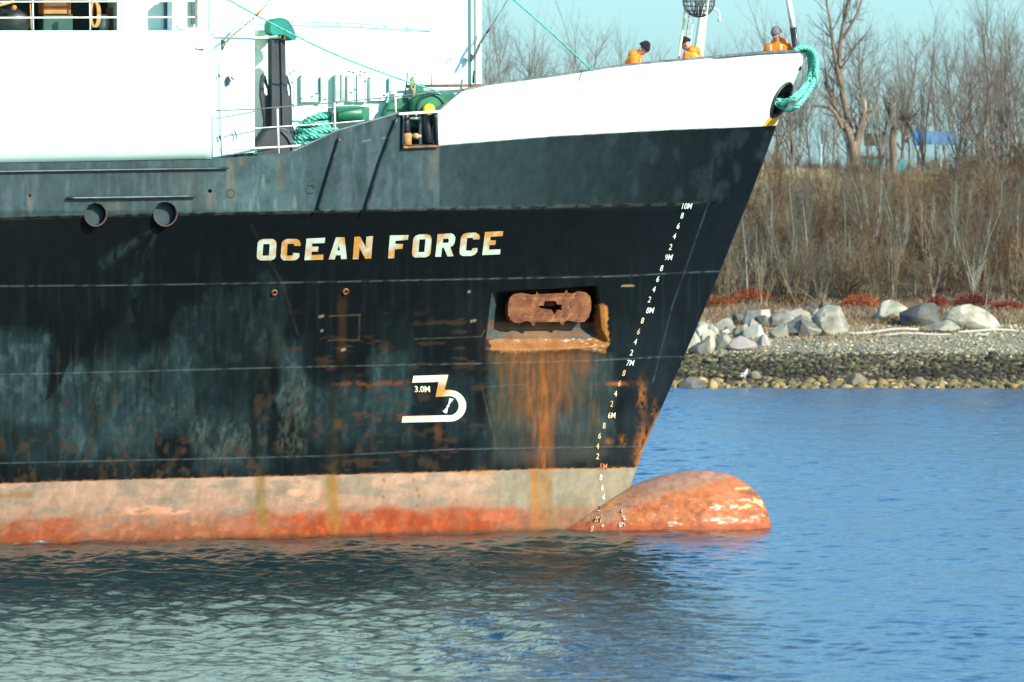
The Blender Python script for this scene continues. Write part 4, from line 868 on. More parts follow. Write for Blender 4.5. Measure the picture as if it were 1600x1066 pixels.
# hawse opening: black oval rim and bore
def loop_hull(poly, out): return [HP(a, b_, out) for a, b_ in poly]
def smooth_poly(poly, n=3):
    for _ in range(n - 1): poly = [q for i in range(len(poly)) for q in ((poly[i][0] * .75 + poly[(i + 1) % len(poly)][0] * .25, poly[i][1] * .75 + poly[(i + 1) % len(poly)][1] * .25), (poly[i][0] * .25 + poly[(i + 1) % len(poly)][0] * .75, poly[i][1] * .25 + poly[(i + 1) % len(poly)][1] * .75))]
    return poly
hw = smooth_poly(HAWSE); lp_ = loop_hull(hw, 0.02); lp_.append(lp_[0]); lp_.append(lp_[1])
MB().tube(lp_, 0.03, 8, cap=False).build('hawse_rim', M['black'], ship)
outl = loop_hull(shrink(hw, 0.96), 0.0); cen_ = HP(1221, 156); inner = [p + (cen_ - p) * 0.25 - BV * 0.25 - AV * 0.15 for p in outl]
m_ = MB(); n_ = len(outl); m_.add(outl + inner, [(i, (i + 1) % n_, n_ + (i + 1) % n_, n_ + i) for i in range(n_)] + [tuple(range(n_, 2 * n_))], False); m_.build('hawse_bore', M['black'], ship)

# stays from the house
for (pts, yp, lab) in [([(348, 72), (362, 57), (380, 42), (400, 25), (412, 12), (432, -8)], 6.9, 'rusty chain and turnbuckle stay fixed to the side house wall'), ([(738, 93), (745, 80), (750, 68), (760, 52), (770, 38), (794, -2)], 4.6, 'dark steel stay wire beside the forward house corner')]:
    q = [px_plane(a, b_, yp) for a, b_ in pts]; t = empty('rigging_stay', q[0]); t.parent = ship; t.location = q[0] - ORG[ship.name]
    mb = MB()
    for i in range(3):
        for k in range(7):
            f = k / 7; p = q[i].lerp(q[i + 1], f); d = (q[i + 1] - q[i]).normalized(); w = d.cross(BV) if k % 2 else BV
            mb.tube([p + d * .035 * math.cos(a * math.pi / 4) + w * .022 * math.sin(a * math.pi / 4) for a in range(9)], 0.008, 4, cap=False)
    mb.build('chain', M['rope_old' if yp > 6 else 'rail_d'], t)
    MB().tube([q[3], q[4]], 0.022, 6).build('turnbuckle', M['rust_y' if yp > 6 else 'rail_d'], t); MB().tube([q[4], q[5]], 0.008, 5).build('wire', M['rail_d'], t)
part('stay_lug', [(347, 62), (354, 66), (348, 79)], 6.85, 0.12, 'black'); part('stay_lug', [(736, 84), (741, 88), (737, 97)], 4.45, 0.1, 'black')
# anchor in the recess
anch = empty('bower_anchor', HP(858, 508), 'rusty flat anchor head stowed in the bow recess', 'anchor')
ao = [(793.5, 486), (794, 475), (797, 465), (803, 459.5), (812, 457.5), (822, 459), (832, 461), (838, 460), (839, 455), (841, 460), (882, 458), (885, 452), (888, 458), (896, 459), (903, 455), (915, 457), (922, 463), (924, 471), (923.5, 484), (920, 496), (913, 503), (902, 504), (894, 502), (887, 501), (882, 503), (880, 508), (877.5, 508), (874.5, 503), (837, 503.5), (835, 509), (832, 509), (829.5, 503.5), (824, 501.5), (818, 503), (812, 505.5), (803, 504), (797, 499), (794, 492)]
ah = [(841, 478), (850, 477.5), (851, 470.5), (868, 470.5), (871, 476), (878, 476), (877.5, 485), (871, 484), (867, 491.5), (865, 490), (862, 484), (845, 482), (842, 480)]
sy, _y = to_ship(*HP(858, 480)[:2]); 
def anchor_plate():
    yref = _y - 0.10; loops = [[Vector((a, b_, 0)) for a, b_ in ao], [Vector((a, b_, 0)) for a, b_ in ah]]
    tri = tessellate_polygon(loops); flat = ao + ah
    # follow the slant of the shell
    def pt(a, b_, dp): 
        p = HP(a, 480 + (b_ - 480) * 1.0, 0.0); q = px_plane(a, b_, float(to_ship(p.x, p.y)[1]) - dp); return q
    F_ = [pt(a, b_, 0.13) for a, b_ in flat]; B_ = [p - BV * 0.22 for p in F_]; n = len(flat); na = len(ao)
    fs = [tuple(t) for t in tri] + [tuple(n + i for i in reversed(t)) for t in tri]
    fs += [(i, (i + 1) % na, n + (i + 1) % na, n + i) for i in range(na)] + [(na + i, na + (i + 1) % len(ah), n + na + (i + 1) % len(ah), n + na + i) for i in range(len(ah))]
    m = MB(); m.add(F_ + B_, fs); return m.build('anchor_head', M['rust'], anch, bevel=0.012)
anchor_plate()
rodp('shank', [(858, 478), (858, 460)], _y - 0.42, 9, 'rust', anch)
# spare anchor standing against the wall
sp = empty('spare_anchor', px_plane(436, 240, 5.1), 'tall black spare anchor standing on deck with green covered top', 'anchor')
part('shank', [(424, 58), (446, 58), (449, 236), (425, 236)], 5.15, 0.3, 'anchor', sp, 0.03)
part('shank_rib', [(438, 64), (441, 64), (446, 222), (441.5, 222)], 5.19, 0.05, 'anchor', sp, 0.01)
def fluke(poly, hole, yp): 
    L3 = [[Vector((a, b_, 0)) for a, b_ in poly], [Vector((a, b_, 0)) for a, b_ in hole]]; tri = tessellate_polygon(L3); fl_ = poly + hole; n = len(fl_); na = len(poly)
    F_ = [px_plane(a, b_, yp) for a, b_ in fl_]; B_ = [p - BV * 0.1 for p in F_]
    fs = [tuple(t) for t in tri] + [tuple(n + i for i in reversed(t)) for t in tri] + [(i, (i + 1) % na, n + (i + 1) % na, n + i) for i in range(na)] + [(na + i, na + (i + 1) % len(hole), n + na + (i + 1) % len(hole), n + na + i) for i in range(len(hole))]
    m = MB(); m.add(F_ + B_, fs); return m.build('fluke', M['anchor'], sp, bevel=0.008)
fluke([(407, 132), (409, 118), (412, 115), (416, 120), (420, 138), (422, 158), (432, 176), (440, 200), (438, 222), (408, 225), (411, 205), (413, 190), (409, 165), (406.5, 148)], [(412, 124), (415, 130), (419, 140), (419.5, 148), (417, 150), (414, 147), (411.5, 135)], 5.0)
fluke([(447, 117), (450, 119), (455, 136), (456, 160), (457, 195), (466, 215), (472, 234), (450, 236), (444, 200), (446, 150)], [(449.5, 127), (453, 134), (454.8, 146), (454, 151), (451, 149), (449.5, 140)], 5.0)
part('crown', [(396, 238), (400, 226), (412, 208), (418, 200), (436, 196), (452, 202), (462, 226), (470, 240), (396, 246)], 5.3, 0.45, 'anchor', sp, 0.04)
part('crown_edge', [(441, 204), (452, 212), (459, 224), (462, 236), (458, 237), (455, 226), (449, 215), (440, 206)], 5.34, 0.05, 'tube_in', sp)
rodp('lashing', [(438, 52), (446, 54), (444, 62), (437, 60), (440, 53)], 5.25, 1.8, 'rust_y', sp)
def cover():
    pl = [(423, 52), (422, 40), (424, 33), (431, 28.5), (440, 27.5), (450, 31), (455, 38), (460, 47), (465, 61), (456, 64), (454, 60), (448, 57), (440, 54), (430, 56)]
    pl = smooth_poly(pl, 2); return part('tarpaulin_cover', pl, 5.3, 0.5, 'tarp', sp, 0.035)
cover()

# ropes
def rope(mb, pts, rad, n=4, turns=6.0, strands=3, jitter=0.0):
    """laid rope: strands twisted around the path"""
    P = [Vector(p) for p in pts]; L = [0]
    for i in range(1, len(P)): L.append(L[-1] + (P[i] - P[i - 1]).length)
    N = max(8, int(L[-1] / (rad * 0.7))); out = [[] for _ in range(strands)]; up = Vector((0.3, 0.9, 0.2))
    xs = [[p[i] for p in P] for i in range(3)]
    def at(t): return Vector([float(np.interp(t, L, x)) for x in xs])
    for i in range(N + 1):
        t = L[-1] * i / N; p = at(t); d = (at(min(t + rad, L[-1])) - at(max(t - rad, 0)))
        d = d.normalized() if d.length > 1e-8 else Vector((0, 0, 1)); u = (up - d * up.dot(d)).normalized(); w = d.cross(u)
        for k in range(strands):
            a = t / (rad * 5) * 2 * math.pi + 2 * math.pi * k / strands
            out[k].append(p + (u * math.cos(a) + w * math.sin(a)) * rad * 0.60)
    for o in out: mb.tube(o, rad * 0.52, n + 1, cap=True)
    return mb
def curve_pts(ctrl, n=8):
    P = [Vector(p) for p in ctrl]; out = []
    for i in range(len(P) - 1):
        a = P[max(i - 1, 0)]; b = P[i]; c = P[i + 1]; d = P[min(i + 2, len(P) - 1)]
        for k in range(n):
            t = k / n; out.append(0.5 * ((2 * b) + (c - a) * t + (2 * a - 5 * b + 4 * c - d) * t * t + (3 * b - 3 * c + d - a) * t ** 3))
    out.append(P[-1]); return out
mb = MB(); hy = float(to_ship(*HP(1214, 160)[:2])[1])
paths = [[(1243, 77, .15), (1252, 73, .15), (1262, 75, .12), (1268, 86, .05), (1270, 104, .0), (1264, 126, .2), (1255, 144, .45), (1241, 155, .7), (1226, 158, hy), (1211, 157, hy - .05), (1205, 160, hy - .4)],
         [(1240, 79, .3), (1256, 74, .3), (1268, 79, .22), (1275, 96, .15), (1275, 116, .2), (1268, 136, .35), (1256, 155, .6), (1244, 167, .8), (1228, 171, hy + .05), (1214, 163, hy), (1207, 158, hy - .4)],
         [(1247, 79, .1), (1259, 78, .1), (1265, 90, .0), (1266, 108, -.1), (1263, 124, .1), (1254, 140, .4), (1240, 152, .6), (1222, 162, hy + .1), (1210, 164, hy - .3)]]
for q in paths: rope(mb, curve_pts([px_plane(a, b_, yp) for a, b_, yp in q]), 0.050, 5)
for (q) in [[(1274, 108), (1277, 122), (1275, 133)], [(1266, 120), (1269, 130), (1266, 137)]]: mb.tube([px_plane(a, b_, .3) for a, b_ in q], 0.022, 5)
bow_rope = mb.build('mooring_rope', M['rope'], None, px_plane(1243, 78, .2)); tag(bow_rope, 'thick green mooring rope looped from bow rail down into the hawse hole', 'rope')
mb = MB(); rope(mb, curve_pts([px_plane(a, b_, yp) for a, b_, yp in [(340, -10, 7.2), (357, 0, 7.2), (440, 45, 6.5), (530, 88, 6.0), (620, 122, 5.5), (691, 145, 5.0)]], 4), 0.016, 3)
o = mb.build('mooring_line', M['rope'], None, px_plane(691, 145, 5.0)); tag(o, 'thin green line slanting down across the white house to the windlass', 'rope')
mb = MB(); rope(mb, curve_pts([px_plane(a, b_, yp) for a, b_, yp in [(790, -12, 2.0), (803, 0, 2.0), (860, 50, 3.0), (926, 111, 4.1)]], 4), 0.019, 3)
o = mb.build('mooring_line', M['rope'], None, px_plane(926, 111, 4.1)); tag(o, 'thin green line slanting through open sky down to the bulwark', 'rope')
# rope pile
mb = MB(); rr_ = random.Random(3); cc_ = px_plane(500, 224, 5.0)
for lay in range(7):
    R0 = 0.62 - lay * 0.055; z_ = -0.06 + lay * 0.088
    for j in range(2 if lay < 6 else 4):
        R1 = R0 - j * 0.11; pts = []
        for k in range(29):
            a = 2 * math.pi * k / 28; pts.append(cc_ + AV * R1 * (1 + .04 * math.sin(3 * a + lay)) * math.cos(a) + BV * R1 * .6 * math.sin(a) + ZV * (z_ + 0.03 * math.sin(2 * a + lay * 1.7) + 0.06 * math.cos(a) + rr_.uniform(-.008, .008)))
        rope(mb, pts, 0.052, 4)
o = mb.build('rope_pile', M['rope'], None, px_plane(500, 226, 5.0)); tag(o, 'coiled pile of green mooring rope on deck beside the spare anchor', 'rope pile')
mb = MB()
for k in range(4): mb.tube([px_plane(645 + 3 * math.cos(a), 128 + 8 * math.sin(a) + k * 1.5, 4.85 + .02 * k) for a in [i * math.pi / 6 for i in range(13)]], 0.014, 5)
o = mb.build('hanging_rope', M['rope_old'], None, px_plane(645, 130, 4.85)); tag(o, 'small tan rope coil hanging on the windlass control post', 'rope')
# ---------------------------------------------------------------- people
M['skin'] = mat_noise('skin', (0.42, 0.20, 0.13), (0.50, 0.26, 0.18), scale=10, rough=0.55)
M['jacket'] = mat_noise('orange_jacket', (0.95, 0.18, 0.005), (0.98, 0.26, 0.012), scale=8, rough=0.7, bump=0.6, bscale=12)
M['stripe_y'] = mat_noise('lime_tape', (0.75, 0.80, 0.12), (0.80, 0.82, 0.2), scale=8, rough=0.5)
M['stripe_s'] = mat_noise('silver_tape', (0.5, 0.52, 0.52), (0.62, 0.64, 0.64), scale=8, rough=0.3)
M['beanie'] = mat_noise('dark_knit', (0.004, 0.004, 0.008), (0.012, 0.012, 0.02), scale=30, rough=0.95, bump=0.5)
M['beanie_g'] = mat_noise('grey_knit', (0.12, 0.12, 0.12), (0.2, 0.19, 0.18), scale=30, rough=0.95, bump=0.5)
M['trouser'] = mat_noise('navy_work_trousers', (0.01, 0.015, 0.03), (0.02, 0.028, 0.05), scale=10, rough=0.8)
def skin_mesh(name, nodes, edges, mat, parent, sub=2, root=0):
    """nodes: (x,y,z,r) local; returns one continuous surface"""
    me = bpy.data.meshes.new(name); me.from_pydata([n[:3] for n in nodes], edges, [])
    o = bpy.data.objects.new(name, me); col.objects.link(o)
    m = o.modifiers.new('skin', 'SKIN'); m.use_smooth_shade = True
    for i, v in enumerate(me.skin_vertices[0].data):
        v.radius = (nodes[i][3], nodes[i][4] if len(nodes[i]) > 4 else nodes[i][3]); v.use_root = (i == root)
    s_ = o.modifiers.new('sub', 'SUBSURF'); s_.levels = sub; s_.render_levels = sub
    dg = bpy.context.evaluated_depsgraph_get(); me2 = bpy.data.meshes.new_from_object(o.evaluated_get(dg))
    bpy.data.objects.remove(o); bpy.data.meshes.remove(me); me2.name = name
    me2.materials.clear(); return me2
def person(loc, yaw, bend, head_tilt, head_turn, beanie, label, arms='down', scale=1.0, crouch=0.0):
    root = empty('person', loc, label, 'person'); root.rotation_euler = (0, 0, yaw); root.scale = (scale,) * 3
    # local frame: +x forward, +y left, z up; torso bends forward at the hips
    def tb(x, y, z):           # bend above the hip (z=.92)
        if z <= .92: return (x, y, z)
        dz = z - .92; c, s_ = math.cos(bend), math.sin(bend); return (x * c + dz * s_, y, .92 + dz * c - x * s_)
    def hd(x, y, z):           # head: tilt about the neck (z=1.50), then torso bend
        dz = z - 1.50; c, s_ = math.cos(head_tilt), math.sin(head_tilt); x2, z2 = x * c + dz * s_, dz * c - x * s_
        ct, st_ = math.cos(head_turn), math.sin(head_turn); return tb(x2 * ct - y * st_, x2 * st_ + y * ct, 1.50 + z2)
    N = []; E = []
    def add(p, r, prev=None, r2=None):
        N.append((*p, r, r2 if r2 else r)); 
        if prev is not None: E.append((prev, len(N) - 1))
        return len(N) - 1
    pel = add((0, 0, .95), .13, None, .11)
    ab = add(tb(0, 0, 1.10), .125, pel, .10); ch = add(tb(0, 0, 1.30), .14, ab, .10); nk0 = add(tb(0, 0, 1.43), .07, ch); nk = add(hd(0, 0, 1.50), .055, nk0)
    jaw = add(hd(.015, 0, 1.575), .068, nk, .075); fc = add(hd(.02, 0, 1.64), .078, jaw, .09); cr_ = add(hd(.005, 0, 1.70), .075, fc, .085); add(hd(0, 0, 1.735), .045, cr_)
    add(hd(.115, 0, 1.615), .013, fc); 
    for sgn in (1, -1):
        hip = add((0, sgn * .10, .90), .085, pel); kn = add((.03 + crouch * .8, sgn * .11, .50 + crouch * .45), .06, hip); an = add((0, sgn * .11, .10 + crouch), .042, kn); he = add((.04, sgn * .11, .045 + crouch), .04, an); add((.17, sgn * .12, .03 + crouch), .028, he)
        sh = add(tb(0, sgn * .17, 1.40), .062, ch)
        if arms == 'down': elp, hp = tb(.10, sgn * .25, 1.16), None
        else: elp, hp = tb(.04, sgn * .28, 1.15), None
        el = add(elp, .044, sh)
        if arms == 'down': hx = (elp[0] + .22, sgn * .20, elp[2] - .12)
        else: hx = (elp[0] + .12, sgn * .16, elp[2] + .0)
        wr = add(hx, .028, el); pm = add((hx[0] + .06, hx[1], hx[2] - .02), .034, wr, .018)
        for f in range(4):
            yy = (f - 1.5) * .02; ln = [.075, .085, .08, .06][f]
            k1 = add((hx[0] + .10, hx[1] + yy, hx[2] - .028), .009, pm); k2 = add((hx[0] + .10 + ln * .5, hx[1] + yy, hx[2] - .045), .0085, k1); add((hx[0] + .10 + ln * .8, hx[1] + yy, hx[2] - .075), .007, k2)
        t1 = add((hx[0] + .06, hx[1] - sgn * .04, hx[2] - .03), .010, pm); add((hx[0] + .09, hx[1] - sgn * .05, hx[2] - .05), .008, t1)
    me = skin_mesh('body', N, E, M['skin'], root)
    bm = bmesh.new(); bm.from_mesh(me)
    def blob(p, r, sc=(1, 1, 1)):
        mt = Matrix.Translation(p) @ Matrix.Diagonal((r * sc[0], r * sc[1], r * sc[2], 1)); bmesh.ops.create_uvsphere(bm, u_segments=10, v_segments=7, radius=1, matrix=mt)
    for sgn in (1, -1): blob(hd(.0, sgn * .085, 1.62), .026, (.6, .5, 1.2))       # ears
    for f in bm.faces: f.smooth = True
    bm.to_mesh(me); bm.free(); me.materials.append(M['skin'])
    body = bpy.data.objects.new('body', me); col.objects.link(body); body.parent = root; ORG[body.name] = Vector((0, 0, 0))
    def childm(name, me_, mat, par):
        me_.materials.clear(); me_.materials.append(M[mat]); o = bpy.data.objects.new(name, me_); col.objects.link(o); o.parent = par; return o
    def bmobj(name, fn, mat, par):
        bm = bmesh.new(); fn(bm)
        for f in bm.faces: f.smooth = True
        me_ = bpy.data.meshes.new(name); bm.to_mesh(me_); bm.free(); return childm(name, me_, mat, par)
    def eyes(bm):
        for sgn in (1, -1): bmesh.ops.create_uvsphere(bm, u_segments=8, v_segments=6, radius=.011, matrix=Matrix.Translation(hd(.098, sgn * .032, 1.645)))
    bmobj('eyes', eyes, 'beanie', body)
    def mouth(bm): bmesh.ops.create_uvsphere(bm, u_segments=10, v_segments=6, radius=1, matrix=Matrix.Translation(hd(.088, 0, 1.575)) @ Matrix.Diagonal((.008, .025, .006, 1)))
    bmobj('mouth', mouth, 'rust', body)
    # jacket: torso, arms and collar in one surface
    J = []; JE = []
    def ja(p, r, prev=None, r2=None):
        J.append((*p, r, r2 if r2 else r))
        if prev is not None: JE.append((prev, len(J) - 1))
        return len(J) - 1
    a = ja(tb(0, 0, .84) if bend < .2 else (0, 0, .84), .21, None, .19); b = ja(tb(0, 0, 1.0), .21, a, .19); c = ja(tb(0, 0, 1.18), .215, b, .19); d = ja(tb(-.01, 0, 1.34), .22, c, .175); e = ja(tb(-.01, 0, 1.45), .115, d, .12); ja(tb(-.005, 0, 1.52), .092, e, .10)
    for sgn in (1, -1):
        s1 = ja(tb(0, sgn * .20, 1.38), .105, d); elp = tb(.10, sgn * .25, 1.16) if arms == 'down' else tb(.04, sgn * .28, 1.15)
        s2 = ja(elp, .085, s1); hx = (elp[0] + .19, sgn * .21, elp[2] - .10) if arms == 'down' else (elp[0] + .10, sgn * .19, elp[2])
        ja(hx, .055, s2)
    jk = childm('jacket', skin_mesh('jacket', J, JE, None, root), 'jacket', root)
    # hood lying behind the neck
    def hood(bm):
        bmesh.ops.create_uvsphere(bm, u_segments=20, v_segments=14, radius=1, matrix=Matrix.Translation(tb(-.085, 0, 1.475)) @ Matrix.Rotation(-.75 + bend, 4, 'Y') @ Matrix.Diagonal((.105, .17, .085, 1)))
        for v in bm.verts: v.co += v.co.normalized() * .008 * math.sin(v.co.y * 60 + v.co.z * 40)
    bmobj('hood', hood, 'jacket', root)
    # reflective tape: vertical braces front and back, hugging the chest
    dgj = jk.data; 
    from mathutils.bvhtree import BVHTree
    tree = BVHTree.FromPolygons([v.co[:] for v in dgj.vertices], [p.vertices[:] for p in dgj.polygons])
    for (wid, mt, nm_, off) in ((.052, 'stripe_y', 'tape_edge', .004), (.026, 'stripe_s', 'reflective_tape', .009)):
        for sgn in (1, -1):
            for fb in (1, -1):
                bm = bmesh.new(); prev = None
                for k in range(15):
                    z_ = .86 + k * (.60 / 14); row = []
                    for q in range(4):
                        y_ = sgn * .105 + (q / 3 - .5) * wid
                        o_ = Vector(tb(fb * .6, y_, z_)); t_ = Vector(tb(0, y_, z_)); dr = (t_ - o_).normalized(); hit = tree.ray_cast(o_, dr)
                        row.append(bm.verts.new(hit[0] - dr * off) if hit[0] else None)
                    if prev:
                        for q in range(3):
                            if all((row[q], row[q + 1], prev[q], prev[q + 1])): bm.faces.new((row[q], row[q + 1], prev[q + 1], prev[q]))
                    prev = row
                me_ = bpy.data.meshes.new(nm_); bm.to_mesh(me_); bm.free(); childm(nm_, me_, mt, jk)
    T = []; TE = [(0, 1), (1, 2), (2, 3), (0, 4), (4, 5), (5, 6)]
    T = [(0, 0, .95, .15, .13), (0, .10, .86, .10), (.03 + crouch * .8, .11, .50 + crouch * .45, .078), (0, .11, .10 + crouch, .065), (0, -.10, .86, .10), (.03 + crouch * .8, -.11, .50 + crouch * .45, .078), (0, -.11, .10 + crouch, .065)]
    childm('trousers', skin_mesh('trousers', T, TE, None, root), 'trouser', root)
    def cap(bm):
        bmesh.ops.create_uvsphere(bm, u_segments=22, v_segments=16, radius=1)
        bmesh.ops.delete(bm, geom=[v for v in bm.verts if v.co.z < -0.12], context='VERTS')
        for v in bm.verts:
            x, y, z = v.co; k = 1 + (.03 if z < .12 else 0); pz = z * (.125 if z > 0 else .1)
            q = hd(.002 + x * .118 * k, y * .100 * k, 1.672 + pz + (.02 * (1 - abs(y)) if z > .8 else 0)); v.co = q
    cp = bmobj('beanie', cap, beanie, root); m = cp.modifiers.new('s', 'SOLIDIFY'); m.thickness = .012
    return root
def at_head(px_, py_, yp, htop, yaw, bend, tilt, turn, **k):
    p = px_plane(px_, py_, yp)
    return p
# crown of the head goes to the given pixel
def place(px_, py_, yp, yaw, bend, tilt, turn, beanie, label, arms='down', crouch=0.0):
    dz = 1.79 - .92; z1 = .92 + dz * math.cos(bend); x1 = dz * math.sin(bend)
    p = px_plane(px_, py_, yp); loc = Vector((p.x - x1 * math.cos(yaw), p.y - x1 * math.sin(yaw), p.z - z1 + 0.015))
    return person(loc, yaw, bend, tilt, turn, beanie, label, arms, 1.0, crouch)
place(1006, 64, 1.9, math.radians(-12), .38, .35, -.2, 'beanie', 'crew member in orange jacket and black beanie, leftmost at the bow rail, stooping in profile')
place(1073, 58, 0.85, math.radians(150), .30, .30, .35, 'beanie', 'crew member in orange jacket bending away before the cream foremast legs')
place(1214, 43, -0.25, math.radians(-112), .16, .15, -.45, 'beanie_g', 'crew member in grey cap and striped orange jacket, beside the jackstaff', 'rail', 0.42)
# ---------------------------------------------------------------- water
def water():
    rx = np.random.default_rng(11)
    xs = np.concatenate([-np.geomspace(6000, 16, 26), np.arange(-15.5, 21.5, 0.085), np.geomspace(22, 6000, 26)])
    ys = np.concatenate([np.linspace(-300, 80, 14), np.arange(88, 98, 1.0), np.arange(98.5, 168, 0.075), np.arange(168, 284, 0.125), np.array([286, 290, 300, 400])])
    X, Y = np.meshgrid(xs, ys, indexing='ij')
    fade = sstep(-18, -14, X) * (1 - sstep(20.5, 22, X)) * sstep(90, 99, Y) * (1 - sstep(279, 284, Y))
    Z = np.zeros_like(X); n = 84
    lam = np.exp(rx.uniform(math.log(0.20), math.log(3.6), n)); wd = math.radians(215)
    for i in range(n):
        th = wd + rx.normal(0, 0.85); k = 2 * math.pi / lam[i]; ph = rx.uniform(0, 6.28)
        slope = 0.0225 * (1.0 if lam[i] < 1.2 else 0.62); a = slope / k
        arg = k * (X * math.cos(th) + Y * math.sin(th)) + ph + 0.7 * np.sin(X * 0.21 + i) + 0.6 * np.sin(Y * 0.17 + 2 * i)
        Z += a * (np.sin(arg) + 0.22 * np.sin(2 * arg + 1.5))
    gust = 0.55 + 0.9 * fbm(X / 7.0, Y / 16.0, 3, 3)
    lee = 1.18 - 0.62 * sstep(-1.0, 4.5, X - 0.02 * (Y - 100)) * (1 - 0.0 * Y) - 0.1 * sstep(150, 200, Y)
    Z *= gust * lee * fade
    # foam flecks at the waterline of the hull
    s_, y_ = to_ship(X, Y); dist = np.where((s_ > -3) & (s_ < 22), y_ - yb(np.maximum(s_ - 0.3, 0), 0 * s_), 9)
    fo = np.exp(-(np.clip(dist - 0.05, -1, 9) / 0.16) ** 2) * sstep(0.60, 0.72, fbm(X * 3.6, Y * 3.6, 9, 4)) * sstep(.45, .6, fbm(X * .6, Y * .6, 10, 2)) * (s_ > 0.5) * (dist > -0.4)
    Z += 0.05 * fo
    cc = np.stack([fo, fo, fo], -1).reshape(-1, 3)
    i = np.arange(X.size).reshape(X.shape); q = np.stack([i[:-1, :-1], i[1:, :-1], i[1:, 1:], i[:-1, 1:]], -1).reshape(-1, 4)
    m, nt, b = nodes_of('sea_water'); N = nt.nodes; L = nt.links
    b.inputs['Roughness'].default_value = 0.13; b.inputs['IOR'].default_value = 1.333; b.inputs['Specular IOR Level'].default_value = 0.5
    at = N.new('ShaderNodeAttribute'); at.attribute_name = 'Col'
    tc = N.new('ShaderNodeTexCoord')
    mx = N.new('ShaderNodeMix'); mx.data_type = 'RGBA'; mx.inputs[6].default_value = (0.006, 0.026, 0.028, 1); mx.inputs[7].default_value = (0.55, 0.62, 0.60, 1)
    fn = N.new('ShaderNodeTexNoise'); fn.inputs['Scale'].default_value = 9; fn.inputs['Detail'].default_value = 6; L.new(tc.outputs['Object'], fn.inputs['Vector'])
    mu = N.new('ShaderNodeMath'); mu.operation = 'MULTIPLY'; L.new(at.outputs['Fac'], mu.inputs[0]); L.new(fn.outputs['Fac'], mu.inputs[1]); L.new(mu.outputs[0], mx.inputs[0])
    L.new(mx.outputs[2], b.inputs['Base Color'])
    mp = N.new('ShaderNodeMapping'); mp.inputs['Scale'].default_value = (1.0, 0.75, 1); mp.inputs['Rotation'].default_value = (0, 0, 0.6); L.new(tc.outputs['Object'], mp.inputs[0])
    nz = N.new('ShaderNodeTexNoise'); nz.inputs['Scale'].default_value = 10.0; nz.inputs['Detail'].default_value = 7; L.new(mp.outputs[0], nz.inputs['Vector'])
    bp = N.new('ShaderNodeBump'); bp.inputs['Strength'].default_value = 0.6; bp.inputs['Distance'].default_value = 0.03
    L.new(nz.outputs['Fac'], bp.inputs['Height']); L.new(bp.outputs[0], b.inputs['Normal'])
    o = raw_mesh('water', np.stack([X, Y, Z], -1).reshape(-1, 3), q, m, None, (0, 0, 0), smooth=True, colors=cc)
    tag(o, kind='structure')
water()
# ---------------------------------------------------------------- far shore
TY = [262, 276, 283, 291, 298, 306, 316, 322, 330, 340, 352, 364, 430, 3000, 9000]
TZv = [-1.2, 0.0, .34, .83, 1.25, 1.66, 2.25, 2.9, 4.3, 5.8, 7.35, 7.9, 8.0, 8.0, 8.0]
def tz(x, y):
    x = np.asarray(x, float); y = np.asarray(y, float)
    sh = -1.6 * np.tanh((x - 10) / 14.0)       # the shoreline bends a little
    z = np.interp(y - sh, TY, TZv)
    f = 1 - sstep(262, 276, -(y - sh) + 540)
    return z + (0.10 * (fbm(x / 2.2, y / 2.2, 51, 3) - .5) + 0.5 * (fbm(x / 9, y / 9, 52, 3) - .5) * sstep(318, 330, y)) * 1.0
def ground_at_px(px_, py_):
    Y = np.arange(272, 480, 0.25); X = (px_ - 800) / FP * Y; Z = tz(X, Y); v = HOR - FP * (Z - CAMZ) / Y
    j = np.argmax(v <= py_); j = j if v[j] <= py_ else len(Y) - 1
    return Vector((X[j], Y[j], Z[j]))
def terrain():
    xs = np.concatenate([-np.geomspace(6000, 20, 22), np.arange(-19, 30, 0.28), np.geomspace(31, 6000, 22)])
    ys = np.concatenate([np.arange(255, 372, 0.28), np.geomspace(373, 9000, 26)])
    X, Y = np.meshgrid(xs, ys, indexing='ij'); Z = tz(X, Y)
    sh = -1.6 * np.tanh((X - 10) / 14.0); Yr = Y - sh + 3 * (fbm(X / 4, Y / 4, 53, 3) - .5)
    keys = [255, 276, 277.5, 281, 288, 292, 300, 306, 311, 318, 324, 350, 356, 366, 500]
    r = [.07, .10, .20, .10, .10, .21, .26, .24, .24, .15, .10, .10, .30, .30, .16]; g = [.06, .085, .15, .09, .085, .19, .235, .20, .17, .10, .08, .08, .26, .25, .13]; b = [.04, .05, .075, .055, .05, .13, .165, .12, .09, .05, .045, .045, .14, .12, .06]
    c = np.stack([np.interp(Yr, keys, v) for v in (r, g, b)], -1) * (0.7 + 0.6 * fbm(X * 1.3, Y * 1.3, 54, 4))[..., None]
    i = np.arange(X.size).reshape(X.shape); q = np.stack([i[:-1, :-1], i[1:, :-1], i[1:, 1:], i[:-1, 1:]], -1).reshape(-1, 4)
    M['soil'] = mat_vcol('shore_soil', rough=0.95, scale=3.0, amp=0.35, bump=0.8, bscale=6, spec=0.1, bdist=0.08)
    o = raw_mesh('ground', np.stack([X, Y, Z], -1).reshape(-1, 3), q, M['soil'], None, (0, 0, 0), smooth=True, colors=c.reshape(-1, 3)); tag(o, kind='structure')
terrain()
